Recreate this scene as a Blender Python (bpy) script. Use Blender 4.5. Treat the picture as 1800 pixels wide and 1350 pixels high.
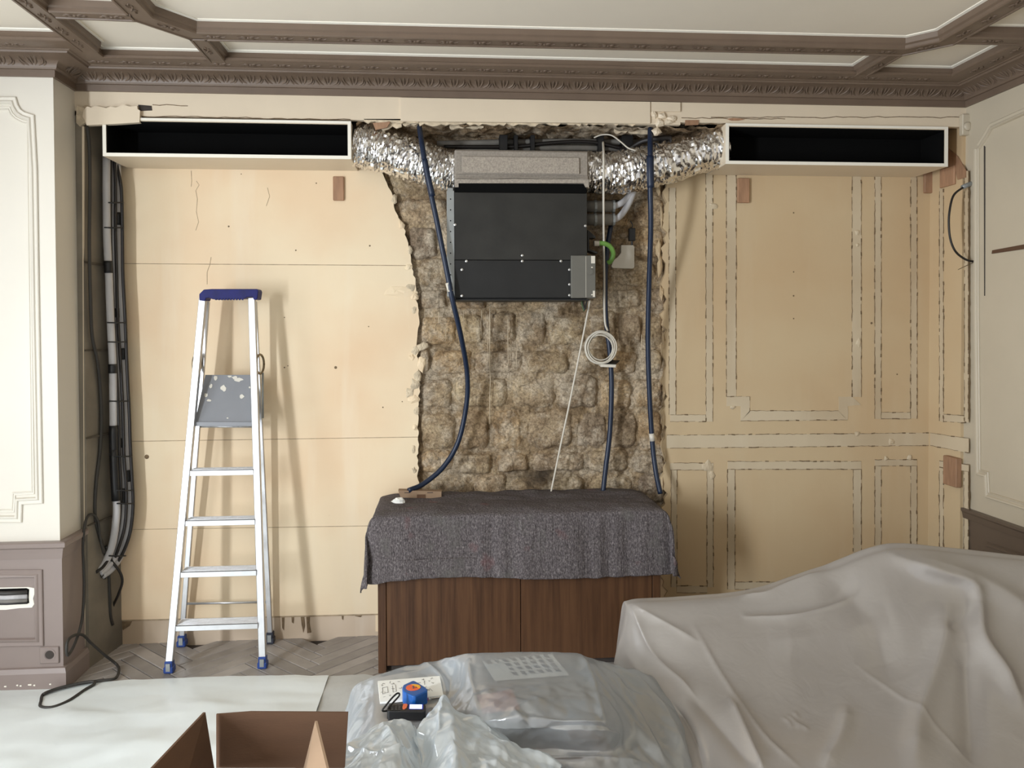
import bpy, math, random
import numpy as np
from mathutils import Vector, Matrix, noise as mnoise

random.seed(7)
rng = np.random.default_rng(7)
for o in list(bpy.data.objects):
    bpy.data.objects.remove(o)
scene = bpy.context.scene
COL = scene.collection

# ------------------------------------------------------------------ camera
FPX, CX, CY = 1430.0, 900.0, 602.85
yaw, pit, rol = (math.radians(a) for a in (4.58, -1.134, -0.218))
FWD = np.array([math.sin(yaw)*math.cos(pit), math.cos(yaw)*math.cos(pit), math.sin(pit)])
_r = np.array([math.cos(yaw), -math.sin(yaw), 0.0]); _u = np.cross(_r, FWD)
RIGHT = _r*math.cos(rol) + _u*math.sin(rol)
UP = -_r*math.sin(rol) + _u*math.cos(rol)
CAM = np.array([0.0, -4.1, 1.55])
cd = bpy.data.cameras.new('camera'); cam = bpy.data.objects.new('camera', cd); COL.objects.link(cam)
cd.sensor_width = 36; cd.lens = 36*FPX/1800; cd.shift_y = -(675-CY)/1800; cd.clip_start = 0.05
M = Matrix.Identity(4)
for i in range(3):
    M[i][0] = RIGHT[i]; M[i][1] = UP[i]; M[i][2] = -FWD[i]; M[i][3] = CAM[i]
cam.matrix_world = M
scene.camera = cam

# ------------------------------------------------------------------ light
scene.view_settings.view_transform = 'Standard'; scene.view_settings.look = 'None'
scene.view_settings.gamma = 1; scene.view_settings.use_curve_mapping = False
scene.view_settings.exposure = 0.10
world = bpy.data.worlds.new('world'); scene.world = world; world.use_nodes = True
world.node_tree.nodes['Background'].inputs[0].default_value = (1.0, 0.975, 0.94, 1)
world.node_tree.nodes['Background'].inputs[1].default_value = 0.66
def area(name, loc, target, sx, sy, power, color):
    l = bpy.data.lights.new(name, 'AREA'); l.shape = 'RECTANGLE'; l.size = sx; l.size_y = sy
    l.energy = power; l.color = color
    o = bpy.data.objects.new(name, l); COL.objects.link(o); o.location = loc
    d = Vector(target) - Vector(loc); o.rotation_euler = d.to_track_quat('-Z', 'Y').to_euler()
    return o
area('window_daylight', (-2.86, -2.05, 1.35), (2.0, -2.05, 1.25), 0.7, 2.0, 20, (0.88, 0.94, 1.0))
area('window_daylight', (-2.86, -4.15, 1.35), (2.0, -4.15, 1.25), 0.55, 2.0, 235, (0.89, 0.945, 1.0))

# ------------------------------------------------------------------ pixel -> point on a real plane
def ray(x, y): return RIGHT*(x-CX) + UP*(CY-y) + FWD*FPX
def PY(x, y, Y): d = ray(x, y); return CAM + d*(Y-CAM[1])/d[1]
def PZ(x, y, Z): d = ray(x, y); return CAM + d*(Z-CAM[2])/d[2]
def PX(x, y, X): d = ray(x, y); return CAM + d*(X-CAM[0])/d[0]
def proj(P):
    v = P - CAM; z = v @ FWD
    return CX + FPX*(v @ RIGHT)/z, CY - FPX*(v @ UP)/z

# ------------------------------------------------------------------ materials
MATS = {}
def mat(name, color, rough=0.6, metal=0.0, spec=0.5, var=0.0, vscale=6.0, bump=0.0, bscale=40.0,
        objvar=0.0, stretch=(1,1,1), color2=None, detail=4.0, coat=0.0, bdist=0.01):
    m = bpy.data.materials.new(name); m.use_nodes = True; nt = m.node_tree
    b = nt.nodes['Principled BSDF']
    b.inputs['Base Color'].default_value = (*color, 1); b.inputs['Roughness'].default_value = rough
    b.inputs['Metallic'].default_value = metal; b.inputs['Specular IOR Level'].default_value = spec
    b.inputs['Coat Weight'].default_value = coat
    tc = nt.nodes.new('ShaderNodeTexCoord'); mp = nt.nodes.new('ShaderNodeMapping')
    mp.inputs['Scale'].default_value = stretch
    nt.links.new(tc.outputs['Object'], mp.inputs[0])
    out = None
    if var > 0:
        n = nt.nodes.new('ShaderNodeTexNoise'); n.inputs['Scale'].default_value = vscale; n.inputs['Detail'].default_value = detail
        nt.links.new(mp.outputs[0], n.inputs[0])
        r = nt.nodes.new('ShaderNodeValToRGB'); r.color_ramp.elements[0].position = 0.32; r.color_ramp.elements[1].position = 0.68
        c2 = color2 or tuple(c*(1-var) for c in color)
        r.color_ramp.elements[0].color = (*c2, 1); r.color_ramp.elements[1].color = (*color, 1)
        nt.links.new(n.outputs[0], r.inputs[0]); out = r.outputs[0]
    if objvar > 0:
        oi = nt.nodes.new('ShaderNodeObjectInfo'); mr = nt.nodes.new('ShaderNodeMapRange')
        mr.inputs['To Min'].default_value = 1-objvar; mr.inputs['To Max'].default_value = 1+objvar
        nt.links.new(oi.outputs['Random'], mr.inputs[0])
        mx = nt.nodes.new('ShaderNodeVectorMath'); mx.operation = 'SCALE'
        if out: nt.links.new(out, mx.inputs[0])
        else: mx.inputs[0].default_value = color
        nt.links.new(mr.outputs[0], mx.inputs['Scale']); out = mx.outputs[0]
    if out: nt.links.new(out, b.inputs['Base Color'])
    if bump > 0:
        n2 = nt.nodes.new('ShaderNodeTexNoise'); n2.inputs['Scale'].default_value = bscale; n2.inputs['Detail'].default_value = 6
        nt.links.new(mp.outputs[0], n2.inputs[0])
        bp = nt.nodes.new('ShaderNodeBump'); bp.inputs['Strength'].default_value = bump; bp.inputs['Distance'].default_value = bdist
        nt.links.new(n2.outputs[0], bp.inputs['Height']); nt.links.new(bp.outputs[0], b.inputs['Normal'])
    MATS[name] = m; return m

def N(nt, t, **kw):
    n = nt.nodes.new(t)
    for k, v in kw.items():
        if k.startswith('i_'): n.inputs[k[2:].replace('_', ' ')].default_value = v
        else: setattr(n, k, v)
    return n
def ramp(nt, src, stops):
    r = nt.nodes.new('ShaderNodeValToRGB')
    while len(r.color_ramp.elements) < len(stops): r.color_ramp.elements.new(0.5)
    for e, (p, c) in zip(r.color_ramp.elements, stops): e.position = p; e.color = (*c, 1) if len(c) == 3 else c
    nt.links.new(src, r.inputs[0]); return r.outputs[0]
def mixc(nt, fac, a, b, mode='MIX'):
    m = nt.nodes.new('ShaderNodeMix'); m.data_type = 'RGBA'; m.blend_type = mode
    if isinstance(fac, float): m.inputs[0].default_value = fac
    else: nt.links.new(fac, m.inputs[0])
    for s, v in ((6, a), (7, b)):
        if isinstance(v, tuple): m.inputs[s].default_value = (*v, 1)
        else: nt.links.new(v, m.inputs[s])
    return m.outputs[2]

# -- aged board: cream paint, brown tide marks and vertical smears
def aged_board(name, base, stain, pale, amt=0.5):
    m = mat(name, base, rough=0.62, bump=0.15, bscale=30, bdist=0.004); nt = m.node_tree; b = nt.nodes['Principled BSDF']
    tc = nt.nodes['Texture Coordinate']
    n1 = N(nt, 'ShaderNodeTexNoise', i_Scale=1.5, i_Detail=3.0); nt.links.new(tc.outputs['Object'], n1.inputs[0])
    mp = N(nt, 'ShaderNodeMapping'); mp.inputs['Scale'].default_value = (5.5, 1, 0.7); nt.links.new(tc.outputs['Object'], mp.inputs[0])
    n2 = N(nt, 'ShaderNodeTexNoise', i_Scale=1.0, i_Detail=4.0, i_Roughness=0.6); nt.links.new(mp.outputs[0], n2.inputs[0])
    n3 = N(nt, 'ShaderNodeTexNoise', i_Scale=14.0, i_Detail=6.0, i_Roughness=0.7); nt.links.new(tc.outputs['Object'], n3.inputs[0])
    f1 = ramp(nt, n1.outputs[0], [(0.40, (0,0,0)), (0.66, (amt,amt,amt))])
    c = mixc(nt, f1, base, stain)
    f2 = ramp(nt, n2.outputs[0], [(0.55, (0,0,0)), (0.75, (0.55*amt,)*3)])
    c = mixc(nt, f2, c, pale)
    f3 = ramp(nt, n3.outputs[0], [(0.68, (0,0,0)), (0.80, (0.30,)*3)])
    c = mixc(nt, f3, c, tuple(x*0.5 for x in stain))
    nt.links.new(c, b.inputs['Base Color'])
    return m
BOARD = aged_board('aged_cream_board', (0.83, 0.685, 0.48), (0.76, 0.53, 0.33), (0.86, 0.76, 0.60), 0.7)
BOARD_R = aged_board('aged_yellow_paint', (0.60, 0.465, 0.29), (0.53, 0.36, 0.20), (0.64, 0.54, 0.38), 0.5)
GHOST = aged_board('bared_plaster_strip', (0.62, 0.52, 0.37), (0.48, 0.37, 0.24), (0.68, 0.60, 0.46), 0.8)
SKIRT = aged_board('bared_skirting_plaster', (0.64, 0.52, 0.40), (0.44, 0.33, 0.22), (0.72, 0.64, 0.54), 0.8)
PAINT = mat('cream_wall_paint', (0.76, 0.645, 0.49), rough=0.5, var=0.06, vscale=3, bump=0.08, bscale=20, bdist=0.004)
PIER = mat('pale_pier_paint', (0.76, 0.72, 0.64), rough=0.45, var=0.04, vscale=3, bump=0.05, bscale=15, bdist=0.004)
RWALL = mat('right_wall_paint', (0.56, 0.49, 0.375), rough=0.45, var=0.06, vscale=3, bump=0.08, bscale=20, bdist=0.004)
CEIL = mat('ceiling_paint', (0.83, 0.765, 0.655), rough=0.7, var=0.05, vscale=2)
WHITE = mat('white_fillet_paint', (0.90, 0.86, 0.76), rough=0.5)
TAUPE = mat('taupe_gloss_paint', (0.168, 0.118, 0.084), rough=0.42, var=0.12, vscale=9, bump=0.12, bscale=60, bdist=0.003)
TAUPE_W = mat('taupe_wainscot_paint', (0.27, 0.215, 0.195), rough=0.4, var=0.07, vscale=4, bump=0.06, bscale=30, bdist=0.003)
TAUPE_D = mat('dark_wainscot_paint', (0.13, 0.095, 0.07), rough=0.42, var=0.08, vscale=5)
RESID = mat('brown_glue_residue', (0.22, 0.15, 0.085), rough=0.9, var=0.4, vscale=60)
JOINT = mat('dark_cement_joint', (0.12, 0.10, 0.075), rough=0.95, var=0.4, vscale=30)
DARK = mat('dark_void', (0.004, 0.004, 0.004), rough=0.95, spec=0.1)
CONCR = mat('grey_cement', (0.24, 0.21, 0.165), rough=0.9, var=0.32, vscale=5, bump=0.3, bscale=18, bdist=0.01)
CHALK = mat('torn_plaster', (0.76, 0.635, 0.46), rough=0.95, var=0.35, vscale=22, bump=0.6, bscale=60, bdist=0.01)
BLOCK = mat('pinkish_wood_block', (0.42, 0.24, 0.14), rough=0.7, var=0.25, vscale=10, stretch=(6,6,1), objvar=0.15)
FLOORW = mat('dusty_oak', (0.42, 0.385, 0.36), rough=0.4, var=0.4, vscale=5, stretch=(1,1,1), objvar=0.20, bump=0.25, bscale=50, bdist=0.003)
SUBFL = mat('dark_subfloor', (0.05, 0.04, 0.035), rough=0.9)
ALU = mat('brushed_aluminium', (0.70, 0.71, 0.73), rough=0.34, metal=0.85, var=0.08, vscale=30)
ALU2 = mat('tread_aluminium', (0.62, 0.63, 0.65), rough=0.42, metal=0.75, var=0.18, vscale=30, stretch=(3,1,1))
STEELG = mat('galvanised_steel', (0.36, 0.38, 0.38), rough=0.45, metal=0.5, var=0.12, vscale=18)
BLUEP = mat('blue_plastic', (0.006, 0.008, 0.13), spec=0.25, rough=0.5, var=0.35, vscale=30)
BLUEF = mat('foot_blue_plastic', (0.02, 0.06, 0.26), rough=0.45)
GREYF = mat('foot_grey_plastic', (0.03, 0.035, 0.055), rough=0.5)
BLACKP = mat('black_plastic', (0.008, 0.008, 0.009), rough=0.45)
CABLE = mat('black_cable', (0.014, 0.011, 0.010), rough=0.5)
CABLE2 = mat('dusty_dark_cable', (0.035, 0.032, 0.028), rough=0.55)
CONDUIT = mat('blue_conduit', (0.007, 0.017, 0.045), rough=0.42, bump=0.3, bscale=200, bdist=0.002)
INSUL = mat('grey_pipe_insulation', (0.58, 0.57, 0.58), rough=0.75, var=0.22, vscale=24, stretch=(1,1,0.2))
INSUL_D = mat('dusty_pipe_insulation', (0.24, 0.225, 0.20), rough=0.75, var=0.25, vscale=20)
CHAR = mat('charcoal_sheet_metal', (0.026, 0.025, 0.022), rough=0.5, spec=0.4, var=0.35, vscale=9, bump=0.05, bscale=40)
CHAR2 = mat('dark_service_panel', (0.014, 0.014, 0.014), rough=0.55, spec=0.4, var=0.35, vscale=7)
CTRL = mat('grey_control_box', (0.135, 0.130, 0.112), rough=0.5, var=0.08, vscale=12)
WHITEP = mat('white_plastic', (0.66, 0.62, 0.54), rough=0.4)
CORDW = mat('white_cord', (0.62, 0.58, 0.50), rough=0.5)
GREEN = mat('green_hose', (0.16, 0.34, 0.07), rough=0.35)
SCREW = mat('zinc_screw', (0.6, 0.6, 0.58), rough=0.3, metal=0.8)
COPPER = mat('brown_metal_link', (0.25, 0.2, 0.13), rough=0.3, metal=0.8)
CARD = mat('corrugated_cardboard', (0.115, 0.058, 0.030), rough=0.85, var=0.12, vscale=6, bump=0.1, bscale=90, stretch=(1,1,6))  # brown darkened to hold the backlit inner shading of the open box
CARDL = mat('pale_lit_cardboard', (0.30, 0.20, 0.125), rough=0.8, var=0.1, vscale=9)  # paler card; on the box flap its tone stands in for daylight
PAPER = mat('white_paper', (0.86, 0.86, 0.82), rough=0.8)
INK = mat('ink', (0.10, 0.09, 0.10), rough=0.7)
INKG = mat('grey_ink', (0.10, 0.09, 0.11), rough=0.7)
TBLUE = mat('tape_blue', (0.005, 0.085, 0.33), rough=0.32)
TORG = mat('label_orange', (0.80, 0.13, 0.04), rough=0.4)
TYEL = mat('label_yellow', (0.85, 0.42, 0.03), rough=0.4)
MAGENTA = mat('magenta_plastic', (0.36, 0.03, 0.22), rough=0.4)
ORBTN = mat('orange_button', (0.80, 0.16, 0.05), rough=0.4)
GBTN = mat('grey_button', (0.05, 0.05, 0.05), rough=0.4)
UPH = mat('sofa_upholstery', (0.42, 0.35, 0.30), rough=0.9, bump=0.2, bscale=200)
UPH2 = mat('rose_cushion', (0.45, 0.28, 0.24), rough=0.9)
TWOOD = mat('table_wood', (0.22, 0.14, 0.09), rough=0.5)
BOOKG = mat('tray_grey', (0.24, 0.22, 0.215), rough=0.7)
PINKB = mat('rose_card', (0.50, 0.22, 0.20), rough=0.7)

# -- emissive instrument screen
m = mat('lit_screen', (0.8, 0.9, 1.0), rough=0.3); b_ = m.node_tree.nodes['Principled BSDF']
b_.inputs['Emission Color'].default_value = (0.75, 0.88, 1.0, 1); b_.inputs['Emission Strength'].default_value = 1.6
SCREEN = m
SCRB = mat('screen_surround', (0.02, 0.04, 0.5), rough=0.3)

# -- walnut veneer
def walnut():
    m = mat('walnut_veneer', (0.075, 0.036, 0.020), rough=0.5, coat=0.05, spec=0.3); nt = m.node_tree; b = nt.nodes['Principled BSDF']
    tc = nt.nodes['Texture Coordinate']; mp = N(nt, 'ShaderNodeMapping'); mp.inputs['Scale'].default_value = (26, 26, 1.1)
    nt.links.new(tc.outputs['Object'], mp.inputs[0])
    n = N(nt, 'ShaderNodeTexNoise', i_Scale=1.6, i_Detail=6.0, i_Roughness=0.65); nt.links.new(mp.outputs[0], n.inputs[0])
    n2 = N(nt, 'ShaderNodeTexNoise', i_Scale=1.3, i_Detail=2.0); nt.links.new(tc.outputs['Object'], n2.inputs[0])
    c = ramp(nt, n.outputs[0], [(0.32, (0.048,0.022,0.011)), (0.5, (0.090,0.042,0.020)), (0.7, (0.130,0.064,0.030))])
    f = ramp(nt, n2.outputs[0], [(0.35, (0,0,0)), (0.7, (0.5,0.5,0.5))])
    c = mixc(nt, f, c, (0.115, 0.055, 0.026)); nt.links.new(c, b.inputs['Base Color'])
    return m
WALNUT = walnut()

# -- masonry
def stone_mat(name, cols, white=0.35):
    m = mat(name, cols[1], rough=0.95, spec=0.15); nt = m.node_tree; b = nt.nodes['Principled BSDF']
    tc = nt.nodes['Texture Coordinate']; geo = N(nt, 'ShaderNodeNewGeometry')
    n = N(nt, 'ShaderNodeTexNoise', i_Scale=7.0, i_Detail=8.0, i_Roughness=0.68); nt.links.new(geo.outputs['Position'], n.inputs[0])
    c = ramp(nt, n.outputs[0], [(0.30, cols[0]), (0.48, cols[1]), (0.68, cols[2])])
    oi = N(nt, 'ShaderNodeObjectInfo')
    tint = ramp(nt, oi.outputs['Random'], [(0.0, (0.62,0.58,0.60)), (0.25, (1.0,0.93,0.80)), (0.5, (0.80,0.74,0.70)), (0.75, (1.05,0.90,0.72)), (1.0, (0.86,0.83,0.84))])
    c = mixc(nt, 0.9, c, tint, 'MULTIPLY')
    n2 = N(nt, 'ShaderNodeTexNoise', i_Scale=4.2, i_Detail=9.0, i_Roughness=0.75); nt.links.new(geo.outputs['Position'], n2.inputs[0])
    f = ramp(nt, n2.outputs[0], [(0.47, (0,0,0)), (0.56, (white,)*3)])
    c = mixc(nt, f, c, (0.72, 0.63, 0.50))
    mp = N(nt, 'ShaderNodeMapping'); mp.inputs['Scale'].default_value = (30, 1, 1.3); nt.links.new(geo.outputs['Position'], mp.inputs[0])
    n4 = N(nt, 'ShaderNodeTexNoise', i_Scale=1.0, i_Detail=5.0, i_Roughness=0.7); nt.links.new(mp.outputs[0], n4.inputs[0])
    f4 = ramp(nt, n4.outputs[0], [(0.62, (0,0,0)), (0.72, (0.35,)*3)])
    c = mixc(nt, f4, c, (0.66, 0.58, 0.45))
    n3 = N(nt, 'ShaderNodeTexNoise', i_Scale=26.0, i_Detail=8.0, i_Roughness=0.75); nt.links.new(geo.outputs['Position'], n3.inputs[0])
    f3 = ramp(nt, n3.outputs[0], [(0.33, (0.45,)*3), (0.47, (0,0,0))])
    c = mixc(nt, f3, c, (0.085, 0.06, 0.04))
    n6 = N(nt, 'ShaderNodeTexNoise', i_Scale=75.0, i_Detail=6.0, i_Roughness=0.8); nt.links.new(geo.outputs['Position'], n6.inputs[0])
    c = mixc(nt, 1.0, c, ramp(nt, n6.outputs[0], [(0.34, (0.42,0.38,0.34)), (0.5, (0.95,0.94,0.93)), (0.66, (1.35,1.35,1.33))]), 'MULTIPLY')
    dn_ = N(nt, 'ShaderNodeTexNoise', i_Scale=5.0, i_Detail=4.0); nt.links.new(geo.outputs['Position'], dn_.inputs[0])
    dx_ = N(nt, 'ShaderNodeVectorMath', operation='SCALE'); nt.links.new(dn_.outputs[1], dx_.inputs[0]); dx_.inputs['Scale'].default_value = 0.22
    da_ = N(nt, 'ShaderNodeVectorMath', operation='ADD'); nt.links.new(dx_.outputs[0], da_.inputs[0]); nt.links.new(geo.outputs['Position'], da_.inputs[1])
    vo_ = N(nt, 'ShaderNodeTexVoronoi', i_Scale=6.5); vo_.feature = 'DISTANCE_TO_EDGE'; nt.links.new(da_.outputs[0], vo_.inputs[0])
    fc_ = ramp(nt, vo_.outputs[0], [(0.0, (0.38,)*3), (0.03, (0,0,0))])
    c = mixc(nt, fc_, c, (0.07, 0.05, 0.035))
    # soot stain left by the old fireplace, at its own place on the wall
    d = N(nt, 'ShaderNodeVectorMath', operation='SUBTRACT'); nt.links.new(geo.outputs['Position'], d.inputs[0]); d.inputs[1].default_value = (0.47, 0.0, 0.77)
    d2 = N(nt, 'ShaderNodeVectorMath', operation='MULTIPLY'); nt.links.new(d.outputs[0], d2.inputs[0]); d2.inputs[1].default_value = (3.0, 0, 8.5)
    ln = N(nt, 'ShaderNodeVectorMath', operation='LENGTH'); nt.links.new(d2.outputs[0], ln.inputs[0])
    ad = N(nt, 'ShaderNodeMath', operation='MULTIPLY_ADD'); nt.links.new(n2.outputs[0], ad.inputs[0]); ad.inputs[1].default_value = 2.8; nt.links.new(ln.outputs['Value'], ad.inputs[2])
    f5 = ramp(nt, ad.outputs[0], [(0.0, (1,1,1)), (1.0, (0,0,0))])
    mr = N(nt, 'ShaderNodeMapRange'); nt.links.new(ad.outputs[0], mr.inputs[0])
    mr.inputs['From Min'].default_value = 1.25; mr.inputs['From Max'].default_value = 2.2; mr.inputs['To Min'].default_value = 0.85; mr.inputs['To Max'].default_value = 0.0
    c = mixc(nt, mr.outputs[0], c, (0.045, 0.035, 0.028))
    nt.links.new(c, b.inputs['Base Color'])
    bp = N(nt, 'ShaderNodeBump'); bp.inputs['Strength'].default_value = 0.9; bp.inputs['Distance'].default_value = 0.012
    nt.links.new(n3.outputs[0], bp.inputs['Height'])
    bp2 = N(nt, 'ShaderNodeBump'); bp2.inputs['Strength'].default_value = 0.8; bp2.inputs['Distance'].default_value = 0.03
    nt.links.new(n.outputs[0], bp2.inputs['Height']); nt.links.new(bp.outputs[0], bp2.inputs['Normal']); nt.links.new(bp2.outputs[0], b.inputs['Normal'])
    return m
STONE = stone_mat('old_stone', [(0.19,0.135,0.08), (0.45,0.36,0.25), (0.68,0.58,0.42)], 0.55)
MORTAR = stone_mat('crumbling_mortar', [(0.11,0.075,0.045), (0.37,0.29,0.20), (0.64,0.54,0.40)], 0.6)

# -- foil
def foil():
    m = mat('aluminium_foil', (0.86, 0.85, 0.84), rough=0.2, metal=1.0); nt = m.node_tree; b = nt.nodes['Principled BSDF']
    tc = nt.nodes['Texture Coordinate']
    mp = N(nt, 'ShaderNodeMapping'); mp.inputs['Scale'].default_value = (1.0, 0.12, 0.12); mp.inputs['Rotation'].default_value = (0, 0.1, 0); nt.links.new(tc.outputs['Object'], mp.inputs[0])
    v = N(nt, 'ShaderNodeTexVoronoi', i_Scale=18.0); v.feature = 'F1'; nt.links.new(mp.outputs[0], v.inputs[0])
    n = N(nt, 'ShaderNodeTexNoise', i_Scale=42.0, i_Detail=2.0, i_Distortion=1.5); nt.links.new(mp.outputs[0], n.inputs[0])
    bp = N(nt, 'ShaderNodeBump'); bp.inputs['Strength'].default_value = 0.22; bp.inputs['Distance'].default_value = 0.012
    nt.links.new(v.outputs[0], bp.inputs['Height'])
    bp2 = N(nt, 'ShaderNodeBump'); bp2.inputs['Strength'].default_value = 0.2; bp2.inputs['Distance'].default_value = 0.006
    nt.links.new(n.outputs[0], bp2.inputs['Height']); nt.links.new(bp.outputs[0], bp2.inputs['Normal']); nt.links.new(bp2.outputs[0], b.inputs['Normal'])
    return m
FOIL = foil()
# -- foam with speckle
m = mat('speckled_foam', (0.43, 0.375, 0.31), rough=0.8, spec=0.6, var=0.5, vscale=170, color2=(0.27,0.235,0.20), bump=0.4, bscale=200, bdist=0.003); FOAM = m
FOAM2 = mat('speckled_foam_edge', (0.33, 0.29, 0.245), rough=0.8, var=0.25, vscale=120, bump=0.3, bscale=160, bdist=0.003)

# -- felt blanket
def felt():
    m = mat('felted_blanket', (0.12, 0.10, 0.105), rough=1.0, spec=0.1); nt = m.node_tree; b = nt.nodes['Principled BSDF']
    tc = nt.nodes['Texture Coordinate']; mp = N(nt, 'ShaderNodeMapping'); mp.inputs['Scale'].default_value = (1, 1, 0.45); nt.links.new(tc.outputs['Object'], mp.inputs[0])
    n = N(nt, 'ShaderNodeTexNoise', i_Scale=210.0, i_Detail=4.0, i_Roughness=0.8); nt.links.new(mp.outputs[0], n.inputs[0])
    c = ramp(nt, n.outputs[0], [(0.36, (0.050,0.043,0.045)), (0.52, (0.128,0.112,0.115)), (0.64, (0.24,0.215,0.215)), (0.76, (0.50,0.46,0.45))])
    n2 = N(nt, 'ShaderNodeTexNoise', i_Scale=9.0, i_Detail=3.0); nt.links.new(tc.outputs['Object'], n2.inputs[0])
    f = ramp(nt, n2.outputs[0], [(0.66, (0,0,0)), (0.76, (0.5,)*3)])
    c = mixc(nt, f, c, (0.19, 0.09, 0.09))
    f2 = ramp(nt, n2.outputs[0], [(0.3, (0.5,)*3), (0.42, (0,0,0))])
    c = mixc(nt, f2, c, (0.13, 0.125, 0.115))
    nt.links.new(c, b.inputs['Base Color'])
    mp2 = N(nt, 'ShaderNodeMapping'); mp2.inputs['Scale'].default_value = (75, 75, 6); nt.links.new(tc.outputs['Object'], mp2.inputs[0])
    n3 = N(nt, 'ShaderNodeTexNoise', i_Scale=1.0, i_Detail=3.0); nt.links.new(mp2.outputs[0], n3.inputs[0])
    bp = N(nt, 'ShaderNodeBump'); bp.inputs['Strength'].default_value = 0.7; bp.inputs['Distance'].default_value = 0.008
    nt.links.new(n3.outputs[0], bp.inputs['Height'])
    bp2 = N(nt, 'ShaderNodeBump'); bp2.inputs['Strength'].default_value = 0.6; bp2.inputs['Distance'].default_value = 0.004
    nt.links.new(n.outputs[0], bp2.inputs['Height']); nt.links.new(bp.outputs[0], bp2.inputs['Normal']); nt.links.new(bp2.outputs[0], b.inputs['Normal'])
    return m
FELT = felt()

# -- plastic dust sheet film
def film(name, col, clear=0.25, transl=0.35, gloss=0.12, rough=0.16):
    m = bpy.data.materials.new(name); m.use_nodes = True; nt = m.node_tree; nt.nodes.clear()
    out = N(nt, 'ShaderNodeOutputMaterial')
    d = N(nt, 'ShaderNodeBsdfDiffuse'); d.inputs[0].default_value = (*col, 1)
    t = N(nt, 'ShaderNodeBsdfTranslucent'); t.inputs[0].default_value = (*col, 1)
    m1 = N(nt, 'ShaderNodeMixShader'); m1.inputs[0].default_value = transl
    nt.links.new(d.outputs[0], m1.inputs[1]); nt.links.new(t.outputs[0], m1.inputs[2])
    tr = N(nt, 'ShaderNodeBsdfTransparent'); tr.inputs[0].default_value = (0.95, 0.96, 0.97, 1)
    m2 = N(nt, 'ShaderNodeMixShader'); m2.inputs[0].default_value = clear
    nt.links.new(m1.outputs[0], m2.inputs[1]); nt.links.new(tr.outputs[0], m2.inputs[2])
    g = N(nt, 'ShaderNodeBsdfGlossy'); g.inputs['Roughness'].default_value = rough
    g.inputs[0].default_value = (0.97, 0.98, 1, 1)
    m3 = N(nt, 'ShaderNodeMixShader'); m3.inputs[0].default_value = gloss
    nt.links.new(m2.outputs[0], m3.inputs[1]); nt.links.new(g.outputs[0], m3.inputs[2]); nt.links.new(m3.outputs[0], out.inputs[0])
    tc = N(nt, 'ShaderNodeTexCoord'); n = N(nt, 'ShaderNodeTexNoise', i_Scale=13.0, i_Detail=3.0, i_Distortion=0.8); nt.links.new(tc.outputs['Object'], n.inputs[0])
    bp = N(nt, 'ShaderNodeBump'); bp.inputs['Strength'].default_value = 0.25; bp.inputs['Distance'].default_value = 0.008
    nt.links.new(n.outputs[0], bp.inputs['Height'])
    for s in (d, t, g): nt.links.new(bp.outputs[0], s.inputs['Normal'])
    return m
FILM_T = film('clear_dust_film', (0.52, 0.56, 0.59), 0.46, 0.25, 0.17, 0.13)
FILM_C = film('crumpled_dust_film', (0.76, 0.84, 0.90), 0.14, 0.3, 0.24, 0.12)
FILM_S = film('sofa_dust_film', (0.44, 0.41, 0.385), 0.20, 0.25, 0.12, 0.22)
SHEET = mat('floor_dust_sheet', (0.86, 0.92, 0.93), rough=0.4, var=0.05, vscale=4, bump=0.15, bscale=8, bdist=0.01)
SHEET2 = mat('grey_floor_film', (0.58, 0.60, 0.60), rough=0.35, var=0.15, vscale=8, bump=0.25, bscale=12, bdist=0.01)

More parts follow.
